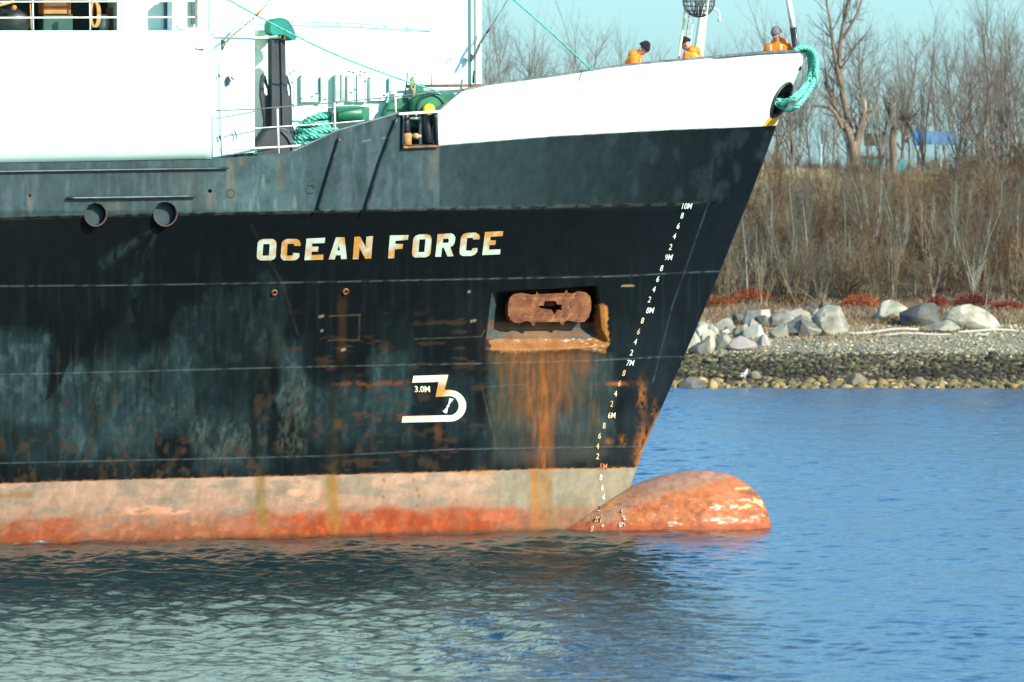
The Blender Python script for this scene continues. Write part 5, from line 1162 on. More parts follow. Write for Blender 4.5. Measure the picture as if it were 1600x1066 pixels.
# icosphere template
def ico(sub):
    bm = bmesh.new(); bmesh.ops.create_icosphere(bm, subdivisions=sub, radius=1); v = np.array([x.co[:] for x in bm.verts]); f = np.array([[x.index for x in p.verts] for p in bm.faces]); bm.free(); return v, f
IV, IF = ico(1); IV2, IF2 = ico(4)
M['cobble'] = mat_vcol('shore_stones', rough=0.85, scale=6, amp=0.35, bump=0.5, bscale=14, spec=0.25, bdist=0.03)
def stones(name, n, x0, x1, y0, y1, r0, r1, cols, label, cat, seed, sink=0.3):
    rs = np.random.default_rng(seed); x = rs.uniform(x0, x1, n); y = rs.uniform(y0, y1, n); sh = -1.6 * np.tanh((x - 10) / 14.0); y = y + sh
    r = r0 * (r1 / r0) ** (rs.uniform(0, 1, n) ** 2.2); z = tz(x, y) + r * (0.4 - sink)
    sc = rs.uniform(.65, 1.25, (n, 3)) * r[:, None]; sc[:, 2] *= .72; a = rs.uniform(0, 6.28, n)
    V = IV[None] * (1 + 0.48 * (rs.uniform(-1, 1, (n, len(IV), 1)))) * sc[:, None, :]
    c, s_ = np.cos(a)[:, None], np.sin(a)[:, None]
    Vx = V[..., 0] * c - V[..., 1] * s_ + x[:, None]; Vy = V[..., 0] * s_ + V[..., 1] * c + y[:, None]; Vz = V[..., 2] + z[:, None]
    P = np.stack([Vx, Vy, Vz], -1).reshape(-1, 3); q = (IF[None] + (np.arange(n) * len(IV))[:, None, None]).reshape(-1, 3)
    cols = np.array(cols); cc = cols[rs.integers(0, len(cols), n)] * rs.uniform(.6, 1.35, (n, 1)) * np.array([1.18, 1.15, 0.90]) * (np.where((fbm(x / 1.3, y / 2.2, seed + 3, 3) > .47) & (y < 288) & (y > 278), .5, 1.05) if name == 'cobbles' else np.full(n, 1.2))[:, None]; cc = np.repeat(cc, len(IV), 0)
    o = raw_mesh(name, P, q, M['cobble'], None, (0, 0, 0), colors=cc); tag(o, label, cat, kind='stuff')
stones('cobbles', 33000, -9, 25, 276.6, 291.5, .03, .17, [(.06, .058, .04), (.13, .11, .065), (.085, .075, .042), (.035, .040, .030), (.15, .12, .08), (.085, .09, .065), (.05, .04, .03), (.03, .03, .022)], 'dark wet cobbles between the water edge and the gravel', 'cobbles', 1)
stones('gravel', 22000, -9, 25, 289, 310, .018, .10, [(.22, .22, .17), (.17, .17, .13), (.27, .26, .20), (.13, .13, .10), (.25, .20, .13)], 'pale gravel and pebbles above the wet cobbles', 'gravel', 2)
stones('weed_stones', 2500, -9, 25, 275.4, 278.2, .05, .26, [(.20, .145, .07), (.14, .11, .06), (.24, .18, .09), (.10, .085, .05)], 'tan weed covered stones along the water line', 'stones', 3)
# boulders
def boulder(x0, y0, x1, y1, mat, label, seed, flat=0.0, group=None, sharp=1.0):
    base = ground_at_px((x0 + x1) / 2, y1 - 1); k = base.y / FP; w = (x1 - x0) * k / 2; h = (y1 - y0) * k
    rs = np.random.default_rng(seed); V = IV2.copy()
    # chisel the sphere with random planes for facets
    for _ in range(11):
        nrm = rs.normal(size=3); nrm[2] = abs(nrm[2]) * .8; nrm /= np.linalg.norm(nrm); d = rs.uniform(.48, .84) + (1 - sharp) * .18
        t = V @ nrm - d; V = V - np.where(t > 0, t, 0)[:, None] * nrm * 0.985
    V = V * (1 + 0.10 * (fbm(V[:, 0] * 2.5 + seed, V[:, 2] * 2.5 + V[:, 1] * 1.7, seed, 4) - .5))[:, None] 
    mn, mx_ = V.min(0), V.max(0); V = (V - (mn + mx_) / 2) / ((mx_ - mn) / 2)
    a = 0; P = np.stack([V[:, 0] * w, V[:, 1] * w * .85, (V[:, 2] * .5 + .5) * h * 1.18 - h * .18], -1) + np.array(base) + np.array([0, w * .5, 0])
    o = raw_mesh('boulder', P, IF2, M[mat], None, base, smooth=False); o.data.polygons.foreach_set('use_smooth', np.ones(len(IF2), bool)); o.data.set_sharp_from_angle(angle=math.radians(16))
    tag(o, label, 'boulder', group)
M['b_pale'] = mat_noise('pale_granite', (0.25, 0.24, 0.155), (0.52, 0.49, 0.34), scale=2.2, rough=0.85, bump=0.9, bscale=4, spots=((0.12, 0.14, 0.11), 0.62, 6))
M['b_grey'] = mat_noise('grey_granite', (0.16, 0.155, 0.11), (0.37, 0.355, 0.25), scale=2.2, rough=0.85, bump=0.9, bscale=4, spots=((0.10, 0.10, 0.08), 0.60, 5))
M['b_dark'] = mat_noise('dark_granite', (0.065, 0.065, 0.05), (0.16, 0.155, 0.125), scale=1.6, rough=0.85, bump=0.9, bscale=4, spots=((0.16, 0.15, 0.11), 0.64, 5))
M['b_pink'] = mat_noise('pinkish_granite', (0.30, 0.25, 0.20), (0.44, 0.38, 0.31), scale=1.6, rough=0.85, bump=0.9, bscale=4)
M['b_cream'] = mat_noise('cream_granite', (0.38, 0.37, 0.27), (0.52, 0.50, 0.38), scale=1.8, rough=0.85, bump=0.9, bscale=4)
M['b_tan'] = mat_noise('tan_wet_stone', (0.13, 0.11, 0.06), (0.24, 0.20, 0.12), scale=1.8, rough=0.8, bump=0.8, bscale=5, spots=((0.06, 0.06, 0.045), 0.58, 4))
for q in [(1367, 470, 1428, 506, 'b_pale', 'big rounded pale boulder, left of the pointed dark boulder', 31, .4), (1406, 475, 1470, 513, 'b_dark', 'pointed dark grey boulder between two big pale boulders', 32, 1), (1469, 477, 1566, 518, 'b_pale', 'largest low pale boulder at the right end of the row', 33, .5),
          (1270, 478, 1328, 526, 'b_grey', 'bulky grey boulder at the right end of the riprap pile', 34, .8), (1222, 493, 1290, 527, 'b_grey', 'wide dull grey boulder in front of the pinkish boulder', 35, .8), (1197, 484, 1250, 514, 'b_grey', 'grey green slab boulder leaning behind the riprap front row', 36, 1),
          (1231, 483, 1264, 513, 'b_pink', 'pinkish square boulder standing in the middle of the pile', 37, 1), (1160, 485, 1208, 512, 'b_cream', 'cream flat boulder at the back top of the pile', 38, 1), (1159, 509, 1197, 531, 'b_cream', 'bright cream block boulder low in the centre of the pile', 39, 1),
          (1116, 521, 1145, 549, 'b_grey', 'squat grey boulder next to the small dark wedge', 40, .8), (1075, 535, 1106, 556, 'b_dark', 'dark wedge boulder at the front left foot of the pile', 41, 1), (1098, 526, 1118, 551, 'b_pale', 'small upright pale boulder right of the dark wedge', 42, 1),
          (1066, 519, 1095, 552, 'b_pale', 'pale green boulder touching the ship bow outline', 43, .8), (1113, 498, 1150, 519, 'b_grey', 'low grey boulder at the back left of the pile', 44, 1), (1136, 526, 1184, 549, 'b_pink', 'long low pinkish boulder at the front of the pile', 45, .8),
          (1182, 524, 1205, 543, 'b_pink', 'small orange tinged boulder right of the long low one', 46, 1), (1144, 507, 1173, 528, 'b_grey', 'grey block boulder left of the bright cream block', 47, 1), (1094, 516, 1118, 535, 'b_pale', 'little pale boulder above the upright pale one', 48, 1),
          (1200, 506, 1233, 530, 'b_grey', 'light grey boulder right of the bright cream block', 49, 1), (1177, 494, 1203, 514, 'b_dark', 'shadowed dark boulder beneath the cream flat boulder', 50, 1), (1084, 505, 1106, 520, 'b_pale', 'small pale boulder at the far back left corner', 51, 1),
          (1246, 500, 1278, 528, 'b_dark', 'dark gap boulder between the wide dull one and bulky one', 52, 1), (1440, 501, 1500, 521, 'b_grey', 'low grey slab in front of the largest pale boulder', 53, .8),
          (1057, 590, 1101, 612, 'b_dark', 'dark weedy rock at the water edge by the ship', 54, .5), (1321, 586, 1357, 606, 'b_tan', 'rounded tan rock at the water edge', 55, .3), (1168, 581, 1190, 597, 'b_tan', 'flat tan stone among the wet cobbles beside the gull', 56, .4), (1420, 590, 1450, 606, 'b_tan', 'low tan weed rock at the water edge, right of the rounded rock', 57, .3)]:
    boulder(*q[:7], group='boulders along the shore', sharp=q[7])
rs = np.random.default_rng(77)
for i in range(26):
    a = rs.uniform(1066, 1305); yb_ = 547 - 0.14 * (a - 1066) - rs.uniform(0, 34); w_ = rs.uniform(12, 26); h_ = w_ * rs.uniform(.55, .9)
    boulder(a - w_ / 2, yb_ - h_, a + w_ / 2, yb_, ['b_pale', 'b_grey', 'b_dark', 'b_cream', 'b_grey'][i % 5], 'small angular stone wedged between the bigger boulders of the riprap pile', 900 + i, group='small riprap stones', sharp=1.0)
# driftwood
M['drift'] = mat_noise('bleached_driftwood', (0.40, 0.36, 0.28), (0.60, 0.56, 0.46), scale=4, rough=0.9, stretch=(0.2, 1, 1), bump=0.5)
def log(x0, y0, x1, y1, r, label, br=()):
    a = ground_at_px(x0, y0 + 3); b_ = ground_at_px(x1, y1 + 3); b_.y = a.y; a.z = CAMZ - (y0 - HOR) / FP * a.y; b_.z = CAMZ - (y1 - HOR) / FP * b_.y; b_.x = (x1 - 800) / FP * b_.y; k = a.y / FP
    t = empty('driftwood', a, label, 'driftwood'); mid = [a.lerp(b_, f) + Vector((0, 0, .05 * math.sin(7 * f + x0))) for f in (0, .2, .4, .6, .8, 1)]
    MB().tube(mid, [r * k * v for v in (.8, 1.1, 1, .95, .8, .5)], 9).build('log', M['drift'], t)
    for (f, dx, dy) in br: p = a.lerp(b_, f); MB().tube([p, p + Vector((dx * k, 0, -dy * k))], [r * k * .35, r * k * .15], 5).build('branch', M['drift'], t)
log(1316, 521, 1435, 514, 2.3, 'long bleached driftwood log with short broken branches', [(.25, 10, -10), (.3, 14, -12), (.5, 8, -8)])
log(1447, 512, 1486, 513, 3.6, 'short thick driftwood log before the largest pale boulder'); log(1362, 524, 1486, 521, 1.8, 'thin pale driftwood pole lying lowest'); log(1480, 517, 1604, 517, 2.0, 'long dark grey driftwood pole at right', [(.1, 12, -5)])
log(1520, 526, 1546, 520, 1.8, 'small tilted driftwood stick at right')
# gull
g0 = ground_at_px(1163, 596); gl = empty('gull', g0, 'white gull with grey wing standing on the wet cobbles', 'gull'); k = g0.y / FP
M['gull'] = mat_noise('white_feathers', (0.7, 0.7, 0.68), (0.8, 0.8, 0.78), scale=8, rough=0.8); M['gullw'] = mat_noise('grey_feathers', (0.25, 0.26, 0.28), (0.35, 0.36, 0.38), scale=8, rough=0.8)
me = skin_mesh('body', [(0, 0, .20, .055), (.08, 0, .25, .06), (.13, 0, .33, .035), (.15, 0, .38, .034), (.19, 0, .375, .010), (-.12, 0, .17, .035), (-.22, 0, .15, .015), (.0, .03, .12, .014), (.0, .03, .0, .008), (.0, -.03, .12, .014), (.0, -.03, .0, .008)], [(0, 1), (1, 2), (2, 3), (3, 4), (0, 5), (5, 6), (0, 7), (7, 8), (0, 9), (9, 10)], None, gl)
me.materials.append(M['gull']); o = bpy.data.objects.new('body', me); col.objects.link(o); o.parent = gl
for s_ in (1, -1):
    mb = MB(); mb.ball((-.03, s_ * .05, .22), .13, 10, 6, (1, .16, .38)); me_ = mb.build('wing', M['gullw'], None); me_.parent = gl
gl.rotation_euler = (0, 0, 0.9); gl.location.z += 0.03

# ---------------------------------------------------------------- trees and brush
def tubes_np(segs, sides=3):
    """segs: (n,8) p0 p1 r0 r1 -> verts, quads"""
    A = np.asarray(segs); p0, p1, r0, r1 = A[:, :3], A[:, 3:6], A[:, 6], A[:, 7]; d = p1 - p0; L = np.linalg.norm(d, axis=1, keepdims=True) + 1e-9; d = d / L
    ref = np.where(np.abs(d[:, 2:3]) < .9, np.array([[0, 0, 1.0]]), np.array([[1.0, 0, 0]])); u = np.cross(d, ref); u /= np.linalg.norm(u, axis=1, keepdims=True) + 1e-9; w = np.cross(d, u)
    V = np.empty((len(A), 2 * sides, 3))
    for k in range(sides):
        a = 2 * math.pi * k / sides; o_ = u * math.cos(a) + w * math.sin(a); V[:, k] = p0 + o_ * r0[:, None]; V[:, sides + k] = p1 + o_ * r1[:, None]
    f = np.array([(k, (k + 1) % sides, sides + (k + 1) % sides, sides + k) for k in range(sides)])
    F_ = (f[None] + (np.arange(len(A)) * 2 * sides)[:, None, None]).reshape(-1, 4); return V.reshape(-1, 3), F_
def grow(rs, p, d, L, r, lv, out, prm):
    n = prm['n'][lv]; seg = L / n; tip = r * prm['tip'][lv]; pts = [p]; rad = [r]
    for i in range(n):
        d = d + np.array([rs.normal(0, prm['jit'][lv]), rs.normal(0, prm['jit'][lv]), rs.normal(0, prm['jit'][lv] * .5) + prm['up'][lv]]); d = d / np.linalg.norm(d)
        q = p + d * seg; r1 = r + (tip - r) * (i + 1) / n if i == 0 else rad[-1] + (tip - r) / n
        out[lv].append((*p, *q, rad[-1], max(r1, .002))); p = q; pts.append(p); rad.append(max(r1, .002))
    if lv + 1 < len(prm['n']):
        for c in range(rs.poisson(prm['kids'][lv]) if lv else prm['kids'][0]):
            f = rs.uniform(prm['from'][lv], 1.0); j = min(int(f * n), n - 1); t = f * n - j; b0 = pts[j] * (1 - t) + pts[j + 1] * t
            ax = pts[j + 1] - pts[j]; ax = ax / np.linalg.norm(ax); a = rs.uniform(0, 2 * math.pi); ref = np.array([0, 0, 1.0]) if abs(ax[2]) < .9 else np.array([1.0, 0, 0]); u = np.cross(ax, ref); u /= np.linalg.norm(u); w = np.cross(ax, u)
            an = prm['ang'][lv] * rs.uniform(.6, 1.25); nd = ax * math.cos(an) + (u * math.cos(a) + w * math.sin(a)) * math.sin(an)
            grow(rs, b0, nd, L * prm['len'][lv] * rs.uniform(.6, 1.2) * (1.15 - .6 * f if lv == 0 else 1), rad[j] * prm['rk'][lv], lv + 1, out, prm)
KINDS = {
 'poplar': dict(n=[10, 5, 4, 2], tip=[.15, .3, .4, .6], jit=[.04, .07, .10, .12], up=[.01, .07, .05, .03], kids=[30, 5.0, 3.0], **{'from': [.15, .2, .2]}, ang=[.55, .5, .55], len=[.36, .42, .42], rk=[.42, .5, .6]),
 'spread': dict(n=[8, 6, 4, 3], tip=[.25, .3, .4, .6], jit=[.07, .10, .12, .14], up=[.01, .05, .03, .02], kids=[26, 6.0, 4.0], **{'from': [.22, .2, .2]}, ang=[.8, .7, .6], len=[.46, .42, .42], rk=[.5, .5, .6]),
 'clump': dict(n=[3, 8, 4, 3], tip=[.8, .25, .4, .6], jit=[.04, .05, .09, .12], up=[.02, .03, .05, .03], kids=[8, 12.0, 4.0], **{'from': [.02, .25, .2]}, ang=[.30, .45, .5], len=[3.9, .30, .42], rk=[.6, .4, .6])}
M['bark'] = mat_noise('grey_bark', (0.11, 0.10, 0.072), (0.19, 0.175, 0.125), scale=3, rough=0.95, stretch=(1, 1, .3)); M['twig'] = mat_noise('brown_twigs', (0.11, 0.080, 0.058), (0.17, 0.135, 0.10), scale=0.8, rough=0.95)
M['bark_l'] = mat_noise('pale_bark', (0.20, 0.19, 0.14), (0.34, 0.32, 0.25), scale=4, rough=0.9, stretch=(1, 1, .3)); M['twig_l'] = mat_noise('olive_twigs', (0.10, 0.105, 0.07), (0.17, 0.17, 0.12), scale=.8, rough=0.95)
M['bark_o'] = mat_noise('tan_old_bark', (0.11, 0.085, 0.06), (0.26, 0.20, 0.13), scale=5, rough=0.95, bump=1.0, bscale=9, stretch=(1, 1, .25)); M['wood'] = mat_noise('broken_wood', (0.42, 0.33, 0.2), (0.5, 0.42, 0.28), scale=4, rough=0.9)
PROTO = {}
def proto(kind, seed, h, r, mats):
    key = (kind, seed); 
    if key in PROTO: return PROTO[key]
    rs = np.random.default_rng(seed); prm = KINDS[kind]; out = [[] for _ in prm['n']]
    L0 = h if kind != 'clump' else h * .24
    grow(rs, np.zeros(3), np.array([rs.normal(0, .04), rs.normal(0, .04), 1.0]), L0, r, 0, out, prm)
    me = []
    for nm_, sg, sd, mt in (('trunk', out[0] + (out[1] if kind == 'clump' else []), 6, mats[0]), ('crown', [s for l in (out[2:] if kind == 'clump' else out[1:]) for s in l], 3, mats[1])):
        V, F_ = tubes_np(sg, sd); o = raw_mesh(nm_, V, F_, M[mt], None, (0, 0, 0)); me.append(o.data); bpy.data.objects.remove(o)
    PROTO[key] = me; return me
def plant_tree(kind, seed, X, Y, h, label, group, mats=('bark', 'twig'), r=.10, rot=0.0, proto_h=9.0, name='bare_tree', cat='tree'):
    me = proto(kind, seed, proto_h, r, mats); z = float(tz(X, Y)) - .05
    t = empty(name, (X, Y, z), label, cat, group); t.rotation_euler = (0, 0, rot); s_ = h / proto_h; t.scale = (s_, s_, s_)
    for nm_, m_ in zip(('trunk', 'crown'), me): o = bpy.data.objects.new(nm_, m_); col.objects.link(o); o.parent = t
    return t
rs = np.random.default_rng(5)
def xat(px_, Y): return (px_ - 800) / FP * Y
# trees at the crest seen right of the bow: (px, Y, top py, kind, seed)
G1 = 'bare trees standing along the bank crest'
lab_l = 'bare slim tree on the bank crest behind the bow bulwark'
trees_r = [(1236, 356, 30, 'clump', 21), (1268, 372, 60, 'poplar', 22), (1222, 366, 70, 'spread', 27), (1300, 380, 90, 'poplar', 23), (1360, 376, 40, 'poplar', 22), (1376, 362, 70, 'clump', 24), (1420, 378, 60, 'poplar', 25), (1445, 368, 45, 'clump', 21), (1462, 384, 80, 'poplar', 23), (1480, 372, 60, 'poplar', 22), (1500, 358, 50, 'clump', 26), (1516, 380, 40, 'poplar', 25),
           (1534, 366, 35, 'clump', 24), (1550, 376, 20, 'poplar', 23), (1563, 362, 15, 'poplar', 22), (1578, 372, 0, 'clump', 21), (1592, 384, 10, 'poplar', 25), (1606, 366, 5, 'clump', 26), (1625, 372, 20, 'poplar', 23), (1405, 386, 75, 'spread', 27), (1490, 390, 85, 'spread', 28), (1340, 390, 60, 'spread', 28), (1650, 380, 20, 'clump', 24), (1212, 384, 55, 'poplar', 25), (1250, 392, 60, 'clump', 26), (1436, 392, 90, 'clump', 24), (1525, 394, 70, 'spread', 27), (1568, 396, 55, 'spread', 28)]
trees_r += [(a_, Y_, t_, k_, s_) for a_, Y_, t_, k_, s_ in zip([1640, 1660, 1500, 1508, 1523, 1541, 1556, 1572, 1586, 1600, 1618, 1412, 1385, 1325, 1285, 1228], [357, 359, 361, 356, 358, 355, 360, 356, 359, 354, 357, 398, 402, 399, 403, 400], [150, 120, 160, 110, 150, 95, 140, 120, 90, 130, 100, 130, 110, 120, 125, 110], ['clump', 'spread'] * 8, [24, 27, 26, 28] * 4)]
for i, (a, Y, top, kd, sd) in enumerate(trees_r):
    X = xat(a, Y); z = float(tz(X, Y)); h = (CAMZ - (top - HOR) / FP * Y - z)
    mt = ('bark_l', 'twig_l') if sd in (24, 26) else ('bark', 'twig')
    plant_tree(kd, sd, X, Y, h, {'clump': 'bare many-stemmed tree among those crowding the bank top right of the bow', 'poplar': 'bare straight slender tree among those crowding the bank top right of the bow', 'spread': 'bare spreading tree among those crowding the bank top right of the bow'}[kd] + (', pale barked' if mt[0] == 'bark_l' else ''), 'bare trees right of the bow', mt, r=.085 if kd == 'poplar' else .13 if kd == 'spread' else .10, rot=rs.uniform(0, 6.28))
# behind the foredeck bulwark
for i, (a, Y, top, kd, sd) in enumerate([(790, 366, 18, 'poplar', 22), (768, 374, 75, 'spread', 27), (830, 372, 50, 'clump', 24), (822, 380, 80, 'spread', 28), (862, 368, 65, 'clump', 26), (880, 378, 62, 'poplar', 25), (900, 370, 70, 'spread', 27), (930, 366, 50, 'clump', 21), (958, 374, 58, 'clump', 26), (985, 378, 62, 'poplar', 23), (745, 370, 20, 'clump', 24), (1015, 380, 95, 'spread', 28), (1150, 384, 90, 'spread', 27), (1190, 372, 55, 'clump', 24), (845, 384, 85, 'poplar', 23)]):
    X = xat(a, Y); z = float(tz(X, Y)); h = (CAMZ - (top - HOR) / FP * Y - z)
    plant_tree(kd, sd, X, Y, h, {'clump': 'bare bushy tree top showing above the white foredeck bulwark', 'poplar': 'bare slender tree top showing above the white foredeck bulwark', 'spread': 'bare spreading tree top showing above the white foredeck bulwark'}[kd], 'bare tree tops behind the foredeck', ('bark', 'twig'), r=.10, rot=rs.uniform(0, 6.28))
# two old trees with their own limbs
def old_tree(label, limbs, kids_rng, base_px, Y, mats=('bark_o', 'twig'), wood=None):
    rs_ = np.random.default_rng(kids_rng); base = Vector((xat(base_px[0], Y), Y, float(tz(xat(base_px[0], Y), Y)) - .1)); k = Y / FP
    t = empty('old_tree', base, label, 'tree'); tr = []; cr_ = [[], [], [], []]
    prm = dict(n=[5, 5, 4, 3], tip=[.3, .3, .4, .6], jit=[.09, .10, .12, .14], up=[.04, .05, .04, .02], kids=[5, 5.0, 3.5], **{'from': [.15, .2, .2]}, ang=[.7, .6, .6], len=[.5, .45, .45], rk=[.5, .5, .6])
    for li, (pts, r0, r1, nk, kl) in enumerate(limbs):
        P = curve_pts([Vector((xat(a, Y), Y + dy, CAMZ - (b_ - HOR) / FP * Y)) for a, b_, dy in pts], 5); n = len(P)
        for i in range(n - 1): tr.append((*P[i], *P[i + 1], (r0 + (r1 - r0) * i / (n - 1)) * k, (r0 + (r1 - r0) * (i + 1) / (n - 1)) * k))
        for c in range(nk):
            i = rs_.integers(int(n * .3), n - 1); ax = np.array(P[i + 1] - P[i]); ax /= np.linalg.norm(ax); v = rs_.normal(size=3); v -= ax * v.dot(ax); v /= np.linalg.norm(v); an = rs_.uniform(.4, 1.0)
            grow(rs_, np.array(P[i]), ax * math.cos(an) + v * math.sin(an), kl * k * rs_.uniform(.6, 1.2), (r0 + (r1 - r0) * i / (n - 1)) * k * .4, 0, cr_, prm)
    V, F_ = tubes_np(tr, 9); raw_mesh('trunk', V, F_, M[mats[0]], t, smooth=True)
    sg = [s for l in cr_ for s in l]
    if sg: V, F_ = tubes_np(sg, 3); raw_mesh('crown', V, F_, M[mats[1]], t)
    if wood:
        for (a, b_, c, d, w_) in wood: MB().tube([Vector((xat(a, Y), Y, CAMZ - (b_ - HOR) / FP * Y)), Vector((xat((a + c) / 2, Y), Y, CAMZ - ((b_ + d) / 2 - HOR) / FP * Y)), Vector((xat(c, Y), Y, CAMZ - (d - HOR) / FP * Y))], [w_ * k, w_ * .8 * k, w_ * .15 * k], 7).build('broken_stub', M['wood'], t)
old_tree('large old tree with a forked trunk and one snapped limb', [([(1337, 285, 0), (1337, 250, 0), (1332, 222, 0)], 11, 10, 0, 0), ([(1334, 240, 0), (1326, 205, 0), (1312, 182, .3), (1300, 150, .6), (1290, 128, .8)], 7, 3, 9, 70), ([(1316, 200, 0), (1300, 172, -.3), (1270, 165, -.6)], 4, 1.5, 5, 50), ([(1332, 225, 0), (1326, 190, .2), (1316, 140, .4), (1312, 90, .5), (1318, 40, .5), (1330, -10, .5), (1334, -60, .5)], 6, 1.5, 20, 75),
     ([(1316, 140, .4), (1304, 90, 0), (1298, 40, 0), (1290, -5, 0), (1284, -40, 0)], 3.5, 1, 14, 60), ([(1318, 60, .5), (1340, 20, .3), (1352, -20, .2)], 3, 1, 8, 50), ([(1336, 232, 0), (1345, 200, 0), (1350, 178, 0)], 8, 5, 4, 40), ([(1348, 200, 0), (1362, 176, .2), (1374, 150, .4)], 3, 1.2, 6, 50)], 4, (1337, 262), 366, wood=[(1350, 180, 1352, 154, 4)])
old_tree('old dead tree with its trunk broken off at the top', [([(1395, 290, 0), (1396, 255, 0), (1395, 215, 0), (1394, 180, 0), (1393, 166, 0)], 6.5, 5.5, 3, 25), ([(1396, 205, 0), (1412, 193, 0), (1424, 183, 0), (1434, 178, 0)], 3, 1.5, 7, 30), ([(1394, 222, 0), (1384, 210, .2), (1372, 200, .3)], 3, 1, 6, 36), ([(1394, 185, 0), (1384, 165, .2), (1380, 140, .3)], 2.5, .8, 6, 40)], 9, (1396, 262), 368, wood=[(1394, 168, 1400, 160, 4), (1392, 170, 1387, 163, 3)])
# slope brush: many multi-stem shrubs as one mass
def brush_templates():
    T = []
    for sd in range(8):
        rs_ = np.random.default_rng(300 + sd); out = [[], [], []]; prm = dict(n=[4, 3, 2], tip=[.35, .4, .6], jit=[.17, .20, .22], up=[.03, .04, .02], kids=[8, 3.0], **{'from': [.2, .2]}, ang=[.5, .6], len=[.42, .45], rk=[.5, .6])
        for s_ in range(rs_.integers(4, 8)):
            a = rs_.uniform(0, 6.28); sp_ = rs_.uniform(0, .95) ** 1.3; grow(rs_, np.array([math.cos(a) * .12, math.sin(a) * .12, 0]), np.array([math.cos(a) * sp_, math.sin(a) * sp_, 1.0]) / math.hypot(1, sp_), rs_.uniform(.7, 1.15), .015, 0, out, prm)
        V, F_ = tubes_np([s for l in out for s in l], 3); T.append((V, F_))
    return T
BT = brush_templates()
M['brush'] = mat_vcol('brush_twigs', rough=0.95, scale=2, amp=0.2, bump=0, spec=0.1)
def brush(name, spots, label, cat, cols, seed, leaf=0.0, lcol=None):
    rs_ = np.random.default_rng(seed); Vs, Fs, Cs = [], [], []; b = 0; LV, LF, LC = [], [], []; lb = 0
    for (x, y, h, w) in spots:
        V, F_ = BT[rs_.integers(0, len(BT))]; a = rs_.uniform(0, 6.28); c, s_ = math.cos(a), math.sin(a)
        P = np.stack([(V[:, 0] * c - V[:, 1] * s_) * w + x, (V[:, 0] * s_ + V[:, 1] * c) * w + y, V[:, 2] * h + float(tz(x, y)) - .03], -1)
        pv = float(fbm(np.array(x / 2.4), np.array(y / 5.0), seed + 5, 2)); cc = np.array([1.06, 0.96, 0.80]) * np.array(cols[min(int(max((pv - .25) / .5, 0) * len(cols) + rs_.uniform(-.8, .8)) % len(cols), len(cols) - 1)]) * rs_.uniform(.55, 1.45); Vs.append(P); Fs.append(F_ + b); Cs.append(np.tile(cc, (len(P), 1))); b += len(P)
        if leaf and rs_.random() < leaf:
            n = rs_.integers(60, 160); idx_ = rs_.integers(0, len(P), n); c0 = P[idx_] + rs_.normal(0, .05, (n, 3)); s2 = rs_.uniform(.02, .045, (n, 1)); u = rs_.normal(size=(n, 3)); v = rs_.normal(size=(n, 3)); u /= np.linalg.norm(u, axis=1, keepdims=True); v /= np.linalg.norm(v, axis=1, keepdims=True)
            Q = np.stack([c0 - u * s2, c0 + v * s2 * .7, c0 + u * s2, c0 - v * s2 * .7], 1).reshape(-1, 3); lf = np.arange(n * 4).reshape(n, 4); lc = np.array(lcol[rs_.integers(0, len(lcol))]) * rs_.uniform(.6, 1.4, (n, 1)); Vs.append(Q); Fs.append(lf + b); Cs.append(np.repeat(lc, 4, 0)); b += len(Q)
    o = raw_mesh(name, np.concatenate(Vs), np.concatenate(Fs), M['brush'], None, (0, 0, 0), colors=np.concatenate(Cs))
    return tag(o, label, cat, kind='stuff')
rs = np.random.default_rng(8)
sp_ = [(x, y, rs.uniform(0.9, 2.4) * (1.0 if rs.random() > .12 else 1.7) * (1 - .62 * min(max((y - 334) / 14, 0), 1)), rs.uniform(.9, 1.7)) for x, y in zip(rs.uniform(3, 26, 850), rs.uniform(317, 353, 850))]
sp_ += [(xat(a, y), y, rs.uniform(1.2, 2.3), rs.uniform(1.0, 1.7)) for a, y in zip(np.concatenate([rs.uniform(1495, 1650, 52), rs.uniform(1305, 1385, 8), rs.uniform(1180, 1215, 8)]), rs.uniform(346, 360, 68))]
sp_ += [(x, y, rs.uniform(0.9, 2.3), rs.uniform(.9, 1.7)) for x, y in zip(rs.uniform(-10, 3.2, 330), rs.uniform(317, 352, 330))]
brush('slope_brush', sp_, 'tangled leafless grey brown brush covering the bank slope', 'brush', [(.10, .09, .085), (.17, .16, .115), (.12, .085, .065), (.24, .23, .16), (.15, .10, .065), (.12, .11, .085), (.20, .17, .12)], 1, .42, [(.22, .10, .03), (.20, .15, .05), (.16, .07, .03), (.12, .11, .045)])
sp_ = [(x, y, rs.uniform(.4, 1.0), rs.uniform(.9, 1.6)) for x, y in zip(rs.uniform(-8, 27, 320), rs.uniform(372, 410, 320))]
brush('crest_brush', sp_, 'low leafless scrub behind the trees on the bank top', 'brush', [(.13, .10, .08), (.16, .12, .09), (.14, .13, .09), (.11, .09, .085)], 2, .25, [(.20, .10, .05), (.16, .13, .05)])
